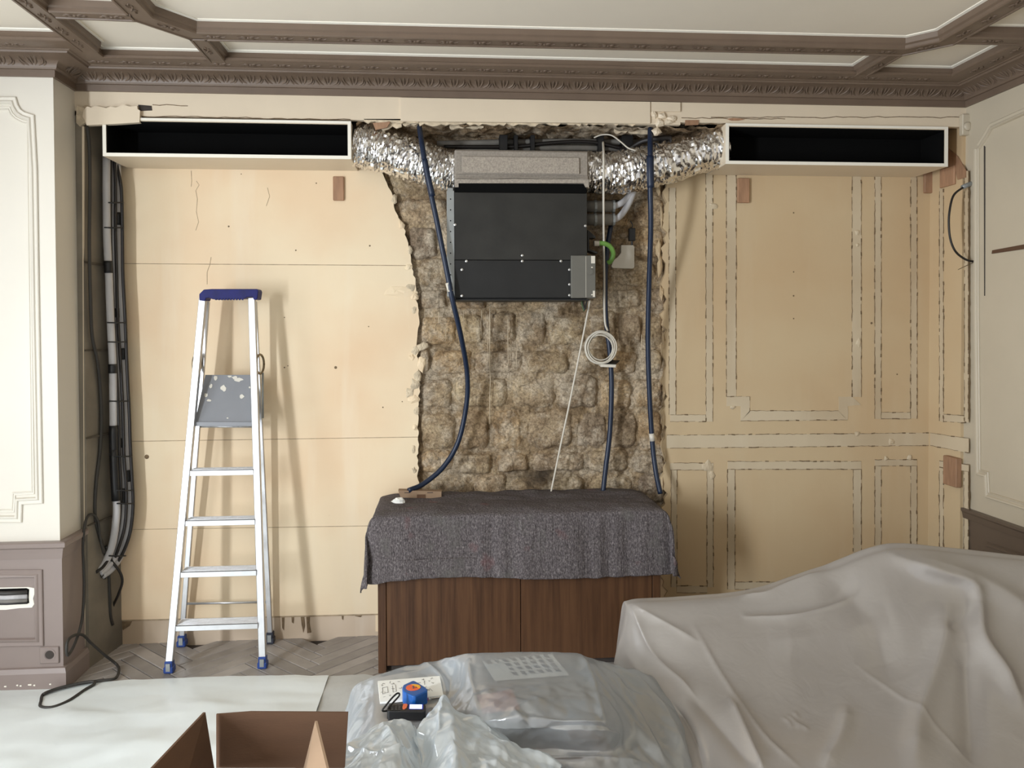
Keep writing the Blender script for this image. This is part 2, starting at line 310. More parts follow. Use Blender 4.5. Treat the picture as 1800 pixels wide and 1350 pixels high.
# ------------------------------------------------------------------ object helpers
WLOC = {}
def link(o, parent=None, loc=(0,0,0)):
    COL.objects.link(o)
    if parent is not None: o.parent = parent; WLOC[o.name] = WLOC[parent.name]
    else: o.location = loc; WLOC[o.name] = tuple(loc)
    return o
def tag(o, label=None, cat=None, group=None, kind=None):
    if label: o['label'] = label
    if cat: o['category'] = cat
    if group: o['group'] = group
    if kind: o['kind'] = kind
    return o
def thing(name, label, cat, loc, group=None):
    o = bpy.data.objects.new(name, None); o.empty_display_size = 0.05
    link(o, None, tuple(float(v) for v in loc)); return tag(o, label, cat, group)
class MB:
    def __init__(s): s.v = []; s.f = []; s.m = []
    def add(s, vs, fs, mi=0):
        k = len(s.v); s.v += [tuple(map(float, v)) for v in vs]; s.f += [tuple(i+k for i in f) for f in fs]; s.m += [mi]*len(fs); return s
    def box(s, a, b, bev=0.0, mi=0):
        (x0,y0,z0),(x1,y1,z1) = a, b
        x0,x1 = min(x0,x1),max(x0,x1); y0,y1 = min(y0,y1),max(y0,y1); z0,z1 = min(z0,z1),max(z0,z1)
        bv = min(bev, (x1-x0)*.45, (y1-y0)*.45, (z1-z0)*.45)
        if bv <= 0:
            vs = [(x,y,z) for x in (x0,x1) for y in (y0,y1) for z in (z0,z1)]
            return s.add(vs, [(0,1,3,2),(4,6,7,5),(0,4,5,1),(2,3,7,6),(0,2,6,4),(1,5,7,3)], mi)
        vs = []; idx = {}
        for sx in (0,1):
            for sy in (0,1):
                for sz in (0,1):
                    X = (x0,x1)[sx]; Y = (y0,y1)[sy]; Z = (z0,z1)[sz]
                    ix = X+(bv if sx==0 else -bv); iy = Y+(bv if sy==0 else -bv); iz = Z+(bv if sz==0 else -bv)
                    idx[(sx,sy,sz,'x')] = len(vs); vs.append((X,iy,iz))
                    idx[(sx,sy,sz,'y')] = len(vs); vs.append((ix,Y,iz))
                    idx[(sx,sy,sz,'z')] = len(vs); vs.append((ix,iy,Z))
        F = []
        for c in (0,1):
            F.append([idx[(c,a_,b_,'x')] for a_,b_ in ((0,0),(0,1),(1,1),(1,0))])
            F.append([idx[(a_,c,b_,'y')] for a_,b_ in ((0,0),(0,1),(1,1),(1,0))])
            F.append([idx[(a_,b_,c,'z')] for a_,b_ in ((0,0),(0,1),(1,1),(1,0))])
        for a_ in (0,1):
            for b_ in (0,1):
                F.append([idx[(0,a_,b_,'y')],idx[(1,a_,b_,'y')],idx[(1,a_,b_,'z')],idx[(0,a_,b_,'z')]])
                F.append([idx[(a_,0,b_,'x')],idx[(a_,1,b_,'x')],idx[(a_,1,b_,'z')],idx[(a_,0,b_,'z')]])
                F.append([idx[(a_,b_,0,'x')],idx[(a_,b_,1,'x')],idx[(a_,b_,1,'y')],idx[(a_,b_,0,'y')]])
                for c in (0,1): F.append([idx[(a_,b_,c,'x')],idx[(a_,b_,c,'y')],idx[(a_,b_,c,'z')]])
        return s.add(vs, [tuple(dict.fromkeys(f)) for f in F], mi)
    def tube(s, pts, r, n=8, caps=True, mi=0, flat=1.0):
        pts = [np.array(p, float) for p in pts]; m = len(pts)
        rs = r if hasattr(r, '__len__') else [r]*m
        T = []
        for i in range(m):
            t = pts[min(i+1,m-1)] - pts[max(i-1,0)]; T.append(t/(np.linalg.norm(t)+1e-9))
        a = np.array([0,0,1.]) if abs(T[0][2]) < .9 else np.array([1.,0,0])
        nrm = np.cross(T[0], a); nrm /= np.linalg.norm(nrm); vs = []
        for i in range(m):
            nrm = nrm - T[i]*(nrm@T[i]); nrm /= np.linalg.norm(nrm)+1e-9; bi = np.cross(T[i], nrm)
            for k in range(n):
                an = 2*math.pi*k/n; vs.append(pts[i] + (nrm*math.cos(an) + bi*math.sin(an)*flat)*rs[i])
        fs = [(i*n+k, i*n+(k+1)%n, (i+1)*n+(k+1)%n, (i+1)*n+k) for i in range(m-1) for k in range(n)]
        if caps: fs += [tuple(range(n))[::-1], tuple((m-1)*n+k for k in range(n))]
        return s.add(vs, fs, mi)
    def prism(s, outline, n, depth, mi=0):   # outline: 3d points of a planar loop, n: extrusion vector
        n = np.array(n, float)*depth; k = len(outline); o = [np.array(p, float) for p in outline]
        vs = o + [p+n for p in o]
        fs = [tuple(range(k)), tuple(range(2*k-1, k-1, -1))] + [(i, i+k, (i+1)%k+k, (i+1)%k) for i in range(k)]
        return s.add(vs, fs, mi)
    def lathe(s, c, axis, prof, n=20, mi=0):
        c = np.array(c, float); ax = np.array(axis, float); ax /= np.linalg.norm(ax)
        a = np.array([0,0,1.]) if abs(ax[2]) < .9 else np.array([1.,0,0]); u = np.cross(ax, a); u /= np.linalg.norm(u); w = np.cross(ax, u)
        vs = [c + ax*h + (u*math.cos(2*math.pi*k/n)+w*math.sin(2*math.pi*k/n))*r for h, r in prof for k in range(n)]; m = len(prof)
        fs = [(i*n+k, i*n+(k+1)%n, (i+1)*n+(k+1)%n, (i+1)*n+k) for i in range(m-1) for k in range(n)]
        fs += [tuple(range(n))[::-1], tuple((m-1)*n+k for k in range(n))]
        return s.add(vs, fs, mi)
    def build(s, name, mats, parent=None, smooth=False, origin=None, fix=True):
        if not isinstance(mats, (list, tuple)): mats = [mats]
        L = WLOC[parent.name] if parent is not None else origin
        v = np.array(s.v)
        if L is None:
            mn, mx = v.min(0), v.max(0); L = ((mn[0]+mx[0])/2, (mn[1]+mx[1])/2, mn[2])
        v = v - np.array(L)
        me = bpy.data.meshes.new(name); me.from_pydata(v.tolist(), [], s.f)
        for m_ in mats: me.materials.append(m_)
        me.polygons.foreach_set('material_index', s.m)
        me.polygons.foreach_set('use_smooth', [smooth]*len(s.f))
        if fix:
            import bmesh
            bm = bmesh.new(); bm.from_mesh(me); bmesh.ops.recalc_face_normals(bm, faces=bm.faces); bm.to_mesh(me); bm.free()
        me.update()
        o = bpy.data.objects.new(name, me)
        return link(o, parent, L)
def auto_smooth(o, ang=35):
    me = o.data; me.polygons.foreach_set('use_smooth', [True]*len(me.polygons)); me.set_sharp_from_angle(angle=math.radians(ang)); return o
def copy_of(src, parent, loc, rot=None, scale=None, name=None):
    c = src.copy(); COL.objects.link(c); c.parent = parent
    P = np.array(WLOC[parent.name]) if parent is not None else np.zeros(3)
    c.location = tuple(np.array(loc)-P)
    if rot is not None: c.rotation_euler = rot
    if scale is not None: c.scale = scale
    return c
def cr(pts, n=8):      # Catmull-Rom through points
    p = [np.array(q, float) for q in pts]; p = [2*p[0]-p[1]] + p + [2*p[-1]-p[-2]]; out = []
    for i in range(1, len(p)-2):
        for k in range(n):
            t = k/n; a,b,c,d = p[i-1],p[i],p[i+1],p[i+2]
            out.append(0.5*((2*b)+(c-a)*t+(2*a-5*b+4*c-d)*t*t+(-a+3*b-3*c+d)*t**3))
    out.append(p[-2]); return out
def sweep(path, prof, up, closed=False, mb=None, mi=0):
    """sweep profile (offset sideways, offset along up) along planar path with mitred corners; side = up x tangent"""
    P = [np.array(p, float) for p in path]; up = np.array(up, float); n = len(P); k = len(prof); vs = []
    for i in range(n):
        tp = P[i]-P[i-1] if (i > 0 or closed) else P[1]-P[0]
        tn = P[(i+1)%n]-P[i] if (i < n-1 or closed) else P[-1]-P[-2]
        tp = tp/np.linalg.norm(tp); tn = tn/np.linalg.norm(tn)
        s1 = np.cross(up, tp); s2 = np.cross(up, tn); s = s1+s2; s /= np.linalg.norm(s); s = s/max(.3, s@s1)
        for a, h in prof: vs.append(P[i]+s*a+up*h)
    m = n if closed else n-1
    fs = [(i*k+j, i*k+(j+1)%k, ((i+1)%n)*k+(j+1)%k, ((i+1)%n)*k+j) for i in range(m) for j in range(k)]
    if not closed: fs += [tuple(range(k)), tuple((n-1)*k+j for j in range(k-1, -1, -1))]
    mb = mb or MB(); return mb.add(vs, fs, mi)
def ragged(a, b, step, amp, seed=0):   # jittered 2D line a->b
    r = random.Random(seed); a = np.array(a, float); b = np.array(b, float); L = np.linalg.norm(b-a); n = max(2, int(L/step)); t = (b-a)/L; nn = np.array([-t[1], t[0]])
    return [a+(b-a)*i/n + (nn*r.gauss(0, amp) if 0 < i < n else 0) for i in range(n+1)]
# ================================================================== THE SETTING
ZC = 2.75; YF = -0.27; YP = -0.47; XPIER = -1.665; XR = 2.55
def struct(mb, name, m, parent=None, origin=(0,0,0), smooth=False, fix=True):
    o = mb.build(name, m, parent, smooth=smooth, origin=origin, fix=fix)
    if parent is None: o['kind'] = 'structure'
    return o
# floor: subfloor slab, herringbone oak planks
floor = struct(MB().box((-3.2,-6.0,-0.12), (3.0,0.25,-0.018)), 'floor', SUBFL)
pl, pw, gap = 0.42, 0.07, 0.0015
MBp = MB().box((gap,gap,-0.018), (pl-gap,pw-gap,0), 0.003); proto = None
def put_plank(cx, cy, ang, dz):
    global proto
    if proto is None:
        proto = MBp.build('floor_plank', FLOORW, floor); o = proto
    else: o = copy_of(proto, floor, (0,0,0))
    o.location = (cx, cy, dz); o.rotation_euler = (0, 0, ang); return o
s2 = math.sqrt(0.5); col_w = pl*s2 + pw*s2; nplk = 0
for c in range(-8, 9):
    x0 = c*2*(pl*s2)
    for j in range(-60, 80):
        yb = j*pw/s2 - 3
        for kind in (0, 1):
            if kind == 0: x, y, an = x0, yb, math.radians(45)      # rises to the right
            else: x, y, an = x0 + 2*pl*s2, yb + pw*s2*0, math.radians(135)
            mx = x + math.cos(an)*pl/2; my = y + math.sin(an)*pl/2
            if -1.80 < mx < 2.4 and -0.86 < my < 0.02 and not (-0.1 < mx < 0.75 and my > -0.3) and nplk < 290:
                if mx > 1.0 and my < -0.6: continue
                put_plank(x, y, an, random.uniform(-0.0012, 0.0)); nplk += 1

# ceiling slab
ceiling = struct(MB().box((-3.2,-6.0,ZC), (3.0,0.25,ZC+0.12)), 'ceiling', CEIL)

# back wall: mortar core seen in the hacked-out chimney breast
nx, nz = 280, 250; X0, X1, Z0, Z1 = -0.75, 1.50, 0.55, 2.62
vs = []
for j in range(nz+1):
    for i in range(nx+1):
        x = X0+(X1-X0)*i/nx; z = Z0+(Z1-Z0)*j/nz
        p = Vector((x*4, 0, z*4)); d = mnoise.fractal(p, 1.0, 2.0, 6)*0.012 + abs(mnoise.noise(Vector((x*11, 5, z*11))))*0.012 + mnoise.noise(Vector((x*34, 2, z*34)))*0.005 + mnoise.noise(Vector((x*70, 7, z*70)))*0.004
        vs.append((x, 0.041 - d, z))
fs = [(j*(nx+1)+i, j*(nx+1)+i+1, (j+1)*(nx+1)+i+1, (j+1)*(nx+1)+i) for j in range(nz) for i in range(nx)]
wall = MB().box((-1.75,0.07,-0.02), (3.0,0.25,ZC+0.02))
wall_back = struct(wall, 'wall_back', CONCR)
mc = struct(MB().add(vs, fs), 'mortar_bed', MORTAR, wall_back, smooth=True, fix=False); mc['kind'] = 'stuff'

# stones, one object each
def stone(px0, py0, px1, py1, seed, lift=1.0):
    a = PY(px0, py1, 0.02); b = PY(px1, py0, 0.02)
    r = random.Random(seed); cxw, czw = (a[0]+b[0])/2, (a[2]+b[2])/2; hw, hh = (b[0]-a[0])/2, (b[2]-a[2])/2
    n = 13; vs = []; fs = []
    pe = r.uniform(4.0, 8.0); depth = r.uniform(0.002, 0.014)*lift; off = r.random()*50; tilt = r.uniform(-.06, .06); tx = r.uniform(-.3,.3); tz = r.uniform(-.3,.3)
    for j in range(n+1):
        for i in range(n+1):
            u = -1+2*i/n; v = -1+2*j/n
            # square -> rounded block outline
            k = max(abs(u), abs(v)); L = (abs(u)**pe+abs(v)**pe)**(1/pe) or 1; sc = k/L if L else 1
            uu, vv = u*sc, v*sc
            ns = mnoise.noise(Vector((uu*1.6+off, vv*1.6, 3)))
            rx = uu*hw*(1+0.12*ns); rz = vv*hh*(1+0.14*mnoise.noise(Vector((uu*1.6, vv*1.6+off, 9))))
            X = cxw+rx*math.cos(tilt)-rz*math.sin(tilt); Z = czw+rx*math.sin(tilt)+rz*math.cos(tilt)
            h = (1-k**9)
            Y = 0.046 - depth*h*(1+tx*uu+tz*vv) - 0.022*h - 0.015*mnoise.fractal(Vector((X*20, off, Z*20)), 0.8, 2, 5)*h
            vs.append((X, max(Y, 0.001) if Z > 0.75 else max(Y, 0.004), Z))
    fs = [(j*(n+1)+i, j*(n+1)+i+1, (j+1)*(n+1)+i+1, (j+1)*(n+1)+i) for j in range(n) for i in range(n)]
    return MB().add(vs, fs).build('stone', STONE, wall_back, smooth=True, fix=False)
r_ = random.Random(11)
courses = [(235,296),(298,348),(350,398),(400,452),(454,505),(507,545),(550,606),(613,655),(662,718),(722,790),(794,832),(836,890)]
known = {7: [(738,755),(758,830),(834,918),(926,1000),(1004,1064),(1070,1120),(1122,1166)],
         8: [(740,797),(800,894),(902,976),(984,1052),(1056,1110),(1113,1166)],
         6: [(738,802),(806,848),(852,906),(912,960),(964,1030),(1036,1084),(1088,1128),(1131,1166)],
         9: [(738,800),(804,860),(866,918),(924,1008),(1014,1068),(1072,1120),(1123,1166)]}
for ci, (y0, y1) in enumerate(courses):
    if ci in known: spans = known[ci]
    else:
        x = 640 if ci < 1 else (686 if ci < 2 else (700 if ci < 3 else (716 if ci < 4 else 738))); spans = []
        while x < 1160:
            w = r_.uniform(46, 98); spans.append((x, min(x+w, 1170))); x += w+r_.uniform(5, 10)
    for si, (a, b) in enumerate(spans):
        if b-a < 16: continue
        dy0 = r_.uniform(-4, 5); dy1 = r_.uniform(-4, 4)
        if ci in (2, 3, 4) and 800 < a and b < 1040: continue
        stone(a, y0+dy0, b, y1+dy1, ci*37+si*5+1, 1.0)

# helper: plate on the back wall from pixel outline at plane Y
def plate(name, px_pts, Y, th, m, parent, smooth=False, jitter=0, label=None):
    pts = [PY(x, y, Y) for x, y in px_pts]
    o = MB().prism(pts, (0,1,0), th).build(name, m, parent, smooth=smooth)
    if label: o['label'] = label
    return o
# left boards with a broken right edge
edge = [(664,292),(672,306),(690,345),(698,378),(712,404),(716,430),(724,452),(725,478),(732,498),(733,530),(736,560),(734,600),(735,640),(737,680),(734,720),(735,760),(734,800),(735,840),(734,880),(735,930)]
def edge_x(y):
    for (xa, ya), (xb, yb) in zip(edge, edge[1:]):
        if ya <= y <= yb: return xa+(xb-xa)*(y-ya)/(yb-ya)
    return 735
def board(yl0, yr0, yl1, yr1, xl):
    R = [(edge_x(yr0), yr0)]
    y = yr0
    rr = random.Random(int(yr0))
    while y < yr1-8:
        y += rr.uniform(4, 9)
        if y < yr1-2: R.append((edge_x(y)+rr.uniform(-2.2, 2.2), y))
    R.append((edge_x(yr1), yr1))
    return plate('wall_board', [(xl, yl0)]+R+[(xl, yl1)], 0.0, 0.02, BOARD, wall_back)
SEAM = mat('dirty_board_joint', (0.50, 0.38, 0.25), rough=0.9, var=0.4, vscale=25)
board(280, 280, 462.6, 466.2, 211); board(463.8, 467.5, 775.6, 767.6, 211); board(776.8, 768.8, 930.6, 922.6, 211); board(931.6, 923.8, 1090, 1077, 207)
# bits behind the cabinet
plate('wall_board', [(660,1000),(1180,1000),(1180,1110),(660,1110)], 0.004, 0.03, BOARD, wall_back)
# brown batten strip showing in each board seam
for (a, b) in (((211,463),(722,467)), ((211,776),(734,768)), ((211,931),(734,923)), ((207,1090),(735,1077))):
    plate('board_seam', [(a[0],a[1]-2), (b[0],b[1]-2), (b[0],b[1]+2.5), (a[0],a[1]+2.5)], 0.0016, 0.01, SEAM, wall_back)
for i_, pts_ in enumerate(([(528,1079),(534,1079),(536,1100),(533,1112),(530,1098)],[(538,1079),(545,1079),(544,1095),(547,1112),(540,1113),(539,1098)],[(512,1080),(517,1080),(516,1096),(513,1094)],[(600,1078),(604,1078),(603,1090),(601,1088)],[(620,1078),(640,1078),(634,1085),(624,1083)],[(212,1092),(232,1092),(228,1100),(216,1108)],[(495,1080),(500,1080),(499,1108),(496,1104)])):
    plate('damp_stain', pts_, 0.003, 0.01, RESID, wall_back)
baseboard = struct(MB().prism([PY(200,1092,0.006), PY(735,1078,0.006), PY(735,1130,0.006), PY(200,1150,0.006)], (0,1,0), 0.05), 'baseboard_back', SKIRT)
# blobs of torn plaster along the broken edge
def blob(px, py, rx, ry, Y, th, seed, name='plaster_lump', parent=None, m=CHALK):
    r = random.Random(seed); c = PY(px, py, Y); s = 3.93/FPX; n = 9
    pts = []; 
    ring0 = []
    for k in range(n):
        a = 2*math.pi*k/n; q = r.uniform(.65, 1.2); ring0.append((math.cos(a)*rx*s*q, math.sin(a)*ry*s*q))
    vs = [(c[0]+x, Y+th*.6, c[2]+z) for x, z in ring0] + [(c[0]+x*.72, Y-th*r.uniform(.1,.5), c[2]+z*.72) for x, z in ring0] + [(c[0]+x*.3, Y-th*r.uniform(.5,1), c[2]+z*.3) for x, z in ring0]
    fs = [(i, (i+1)%n, (i+1)%n+n, i+n) for i in range(n)] + [(i+n, (i+1)%n+n, (i+1)%n+2*n, i+2*n) for i in range(n)] + [tuple(range(2*n, 3*n))]
    o = MB().add(vs, fs).build(name, m, parent or wall_back, smooth=False); return o
for i, (x, y, rx, ry) in enumerate([(722,506,10,8),(728,520,8,7),(703,514,26,11),(729,616,7,9),(724,628,7,7),(720,690,9,10),(729,676,9,12),(727,702,10,9),(733,662,7,10),(731,722,6,8),(729,752,5,7),(727,790,4,8),(728,826,4,6),(741,640,8,14),(743,610,9,7),(728,545,5,8),(718,470,6,7),(720,440,4,7),(693,350,5,8),(705,395,5,9),
                                    (1160,470,9,20),(1163,515,8,12),(1158,440,10,16),(1167,690,4,14),(1166,740,4,18),(1169,800,4,16),(1164,850,5,12),(1166,600,4,16),(1163,380,6,18),(1158,330,8,14)]):
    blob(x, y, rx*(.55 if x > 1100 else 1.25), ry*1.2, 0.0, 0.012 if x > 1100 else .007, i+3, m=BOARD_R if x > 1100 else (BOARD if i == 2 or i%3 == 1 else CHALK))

for k, pts_ in enumerate(([(345,318),(350,325),(344,335),(347,350),(345,372),(349,390),(344,405)],[(371,452),(369,465),(364,478),(364,500)],[(470,330),(474,345),(468,362)],[(336,300),(337,318),(336,328)])):
    cbm = MB()
    for a, b in zip(pts_, pts_[1:]): cbm.prism([PY(x, y, -.001) for x, y in ((a[0]-.5,a[1]),(b[0]-.4,b[1]),(b[0]+.4,b[1]),(a[0]+.5,a[1]))], (0,1,0), .003)
    cbm.build('hairline_crack', SEAM, wall_back)
for k, (x, y, r_px) in enumerate(((258,803,4),(590,646,2.6),(500,646,1.4),(506,643,1),(556,322,1.2),(673,716,1.3),(707,706,1),(500,558,1),(424,306,1),(648,574,1.1),(402,398,1.6),(520,440,1.4),(650,432,1.6),(1395,478,1.4),(1395,520,1.6),(1395,560,1.4),(1395,374,1.5),(1532,568,2.2),(1577,658,1.5))):
    MB().lathe(PY(x, y, -.0003 if x < 700 else -.0008), (0,-1,0), [(0,r_px*.0028),(.0006,r_px*.0026)], 9).build('nail_hole', RESID, wall_back)

# right field: painted boards + ghost strips of the removed mouldings
Rb = lambda y: 1167+4*math.sin(y*.11)+3*math.sin(y*.37+1)+ (8 if y < 330 else 0)
L = [(Rb(y), y) for y in range(292, 1060, 9)]
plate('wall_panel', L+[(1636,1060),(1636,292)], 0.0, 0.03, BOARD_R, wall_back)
RES = MB()
def resid_line(p0, p1, Y, wpx=1.3, seed=0, plane='Y'):
    r = random.Random(seed+int(p0[0]*7+p0[1]*3)); pts = ragged(p0, p1, 6, 0.28, seed+int(p0[0]+p0[1]))
    f = PY if plane == 'Y' else PX
    t = np.array(p1, float)-np.array(p0, float); t /= np.linalg.norm(t); nn = np.array([-t[1], t[0]])
    for a, b in zip(pts, pts[1:]):
        if r.random() < 0.14: continue
        w = wpx*r.choice([.3,.4,.5,.6,.8,1.5])*0.5; w2 = w*r.uniform(.7, 1.3)
        q = [a-nn*w, b-nn*w2, b+nn*w2, a+nn*w]
        RES.prism([f(x, y, Y) for x, y in q], (0,1,0) if plane == 'Y' else (1,0,0), 0.002)
def strip(pts, plane='Y', val=-0.002, edges=True, m=GHOST, seed=0):
    f = PY if plane == 'Y' else PX
    ring = []
    for a, b in zip(pts, pts[1:]+pts[:1]):
        ring += [tuple(q) for q in ragged(a, b, 14, 0.35, seed+int(a[0]))[:-1]]
    o = MB().prism([f(x, y, val) for x, y in ring], (0,1,0) if plane == 'Y' else (1,0,0), 0.003).build('moulding_mark', m, wall_back)
    if edges:
        for a, b in zip(pts, pts[1:]+pts[:1]):
            if math.hypot(a[0]-b[0], a[1]-b[1]) > 26: resid_line(a, b, val-0.001 if plane == 'Y' else val-0.001, 1.2, seed, plane)
def vstrip(x0, x1, y0, y1, **k): strip([(x0,y0),(x1,y0),(x1,y1),(x0,y1)], **k)
vstrip(1241,1253,300,741); vstrip(1178,1241,729,741); vstrip(1176,1188,330,729)
vstrip(1277,1294,304,697)
strip([(1277,697),(1318,697),(1318,724),(1302,740),(1302,714),(1277,714)]); 
strip([(1302,740),(1318,722),(1474,722),(1490,738)])
strip([(1474,722),(1474,697),(1498,697),(1514,712),(1490,714),(1490,738)])
vstrip(1498,1514,304,698)
vstrip(1538,1549,304,736); vstrip(1601,1612,304,736, m=GHOST); vstrip(1549,1601,725,736)
strip([(1172,765),(1634,761),(1634,783),(1172,788)])
vstrip(1178,1254,814,826); vstrip(1243,1254,826,1032); vstrip(1180,1190,826,1032); vstrip(1190,1243,1030,1042)
vstrip(1279,1514,811,825); vstrip(1279,1292,825,1036); vstrip(1500,1514,825,1030); vstrip(1292,1500,1023,1036)
vstrip(1538,1612,808,819); vstrip(1538,1549,819,1030); vstrip(1601,1612,819,1030)
for x, y, rx, ry in ((1253,362,10,6),(1508,408,6,6),(1243,820,12,12),(1252,836,6,10),(1508,430,4,4),(1567,776,8,8),(1508,762,6,5),(1288,716,6,4),(1558,806,5,5),(1600,805,6,6),(1510,602,6,10)):
    blob(x, y, rx, ry, -0.004, 0.004, x, m=GHOST)
# niche side walls
xl0, xl1 = PY(211,600,0)[0], PY(149,600,YF)[0]
ns = MB().prism([(xl0,0.07,-0.02),(xl1,YF,-0.02),(XPIER-0.02,YF,-0.02),(XPIER-0.02,0.07,-0.02)], (0,0,1), 2.55)
niche_left = struct(ns, 'wall_niche_left', CONCR)
for y in (470, 626, 782):     # cement bed joints between the blocks of the niche side
    a = PX(147, y-9, xl1+0.005); b = PX(208, y+2, xl0)
    MB().prism([(xl1+0.004,YF,a[2]+.006),(xl0+0.004,0,a[2]+.006),(xl0+0.004,0,a[2]-.008),(xl1+0.004,YF,a[2]-.002)], (-1,0,0), 0.006).build('cement_joint', JOINT, niche_left)
MB().prism([(xl1+0.006,YF,0.655),(xl0+0.006,0,0.655),(xl0+0.006,0,0.64),(xl1+0.006,YF,0.65)], (-1,0,0), 0.008).build('cement_joint', JOINT, niche_left)
plate('paint_spill', [(144,222),(148,222),(146.5,480),(148,800),(150,1150),(148.5,1150)], YF-0.002, 0.01, PAINT, niche_left)

# left pier and left side wall with the tall window opening the daylight comes through
pier = MB().box((-3.2,YP,-0.02), (XPIER,0.25,ZC+0.02))
wall_left = struct(pier, 'wall_left', PIER)
lw = MB()
for a, b in (((-3.05,-1.5,-0.02),(-2.9,YP,ZC)), ((-3.05,-3.6,-0.02),(-2.9,-2.6,ZC)), ((-3.05,-6.0,-0.02),(-2.9,-4.7,ZC)), ((-3.05,-2.6,2.42),(-2.9,-1.5,ZC)), ((-3.05,-2.6,-0.02),(-2.9,-1.5,0.28)), ((-3.05,-4.7,2.42),(-2.9,-3.6,ZC)), ((-3.05,-4.7,-0.02),(-2.9,-3.6,0.28))): lw.box(a, b)
struct(lw, 'wall_left_side', PIER)
for k, (ya, yb) in enumerate(((-2.6,-1.5), (-4.7,-3.6))):
    wf = MB()
    for a, b in (((-3.0,ya,0.28),(-2.92,ya+.05,2.42)), ((-3.0,yb-.05,0.28),(-2.92,yb,2.42)), ((-3.0,ya,0.28),(-2.92,yb,0.33)), ((-3.0,ya,2.37),(-2.92,yb,2.42))): wf.box(a, b, .004)
    struct(wf, 'window_%d' % (k+1), WHITE)
# right wall
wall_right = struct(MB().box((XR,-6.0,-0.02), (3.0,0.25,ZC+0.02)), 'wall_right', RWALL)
XN = 2.535
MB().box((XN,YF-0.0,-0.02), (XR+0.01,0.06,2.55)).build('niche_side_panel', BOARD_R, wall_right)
# niche side ghost strips (plane X)
for a in ([(1651,330),(1658,332),(1658,742),(1651,740)], [(1695,300),(1702,300),(1702,743),(1695,740)], [(1658,728),(1695,731),(1695,743),(1658,741)],
          [(1635,761),(1702,771),(1702,796),(1635,783)], [(1651,810),(1702,817),(1702,829),(1651,821)], [(1651,821),(1658,822),(1658,985),(1651,985)], [(1694,828),(1702,829),(1702,985),(1694,985)]):
    strip(a, plane='X', val=XN-0.002)
rs = RES.build('paint_residue', RESID, wall_back, fix=False); rs['kind'] = 'stuff'

for x, y0, y1, w in ((861,542,745,1.6),(858,560,640,1.0),(893,560,655,1.1),(771,548,568,1.5),(783,575,600,.9),(1158,588,616,1.1),(1166,590,622,1.2),(1174,590,614,1.0),(846,545,590,.9),(908,600,660,1.0),(1137,600,625,.9),(815,545,575,.8)):
    pts = [PY(x+mnoise.noise(Vector((y*.05, x, 0)))*1.6, y, -.002) for y in np.linspace(y0, y1, 9)]
    if x > 1130: pts = [p+np.array([-.09,0,0]) for p in pts]
    MB().tube(pts, [w*.0022*(1.3-.6*k/8) for k in range(9)], 6, flat=.6).build('plaster_drip', CHALK, wall_back, smooth=True)
# bulkhead: the frieze above the niche
bl = MB()
zb_l, zb_m, zb_r = PY(400,207,YF)[2], PY(920,215,YF)[2], PY(1500,220,YF)[2]
xa, xb_, xc, xd = XPIER, PY(640,210,YF)[0], PY(1196,215,YF)[0], XR
bl.box((xa,YF,zb_l), (xb_,YF+0.03,ZC)); bl.box((xb_,YF,zb_m), (xc,YF+0.03,ZC)); bl.box((xc,YF,zb_r), (xd,YF+0.03,ZC))
bulk = struct(bl, 'frieze', PAINT, wall_back)
def fz(name, pts, off, m, th=None): return plate(name, pts, YF-off, th or off+0.004, m, bulk)
fz('frieze_board', [(704,172),(1143,179),(1143,217),(704,213)], 0.010, PAINT)
fz('frieze_board', [(1145,179),(1196,180),(1196,196),(1145,196)], 0.010, PAINT)
fz('plaster_patch', [(147,193),(153,187),(160,189),(168,186),(178,188),(187,190),(194,187),(204,189),(216,184),(228,187),(241,186),(242,192),(246,194),(245,215),(198,218),(152,220),(149,211),(145,205)], 0.022, PAINT)
fz('plaster_patch', [(134,186),(150,190),(152,214),(140,222),(134,216)], 0.012, CHALK)
fz('frieze_slot', [(243,184),(266,186),(267,194),(243,195)], 0.003, SUBFL)
for k, (pa, pb) in enumerate((((268,184),(330,186)), ((248,204),(616,210)), ((150,193),(240,188)), ((1198,207),(1380,209)), ((1250,206),(1690,206)), ((1200,218),(1630,224)))):
    pts = ragged(pa, pb, 12, .8, k); 
    cb = MB()
    for a, b in zip(pts, pts[1:]): cb.prism([PY(x, y, YF-0.002) for x, y in ((a[0],a[1]-.6),(b[0],b[1]-.5),(b[0],b[1]+.5),(a[0],a[1]+.6))], (0,1,0), 0.004)
    c_ = cb.build('paint_crack', RESID, bulk)
fz('paint_chip', [(1278,209),(1288,207),(1300,208),(1310,210),(1298,212),(1286,212)], 0.003, BLOCK)
for i, (x, y, rx, ry) in enumerate([(1150,200,8,8),(1166,203,9,7),(1182,208,10,6),(1175,214,12,6),(1160,214,9,9),(1155,232,9,8),(240,200,6,6),(152,190,7,5),(190,190,8,4),(208,198,6,3)]):
    blob(x, y, rx, ry, YF-0.006, 0.010, i+90, parent=bulk, m=PAINT if x > 1000 else CHALK)
fz('bare_lath', [(1205,211),(1228,211),(1228,219),(1205,220)], 0.006, BLOCK)
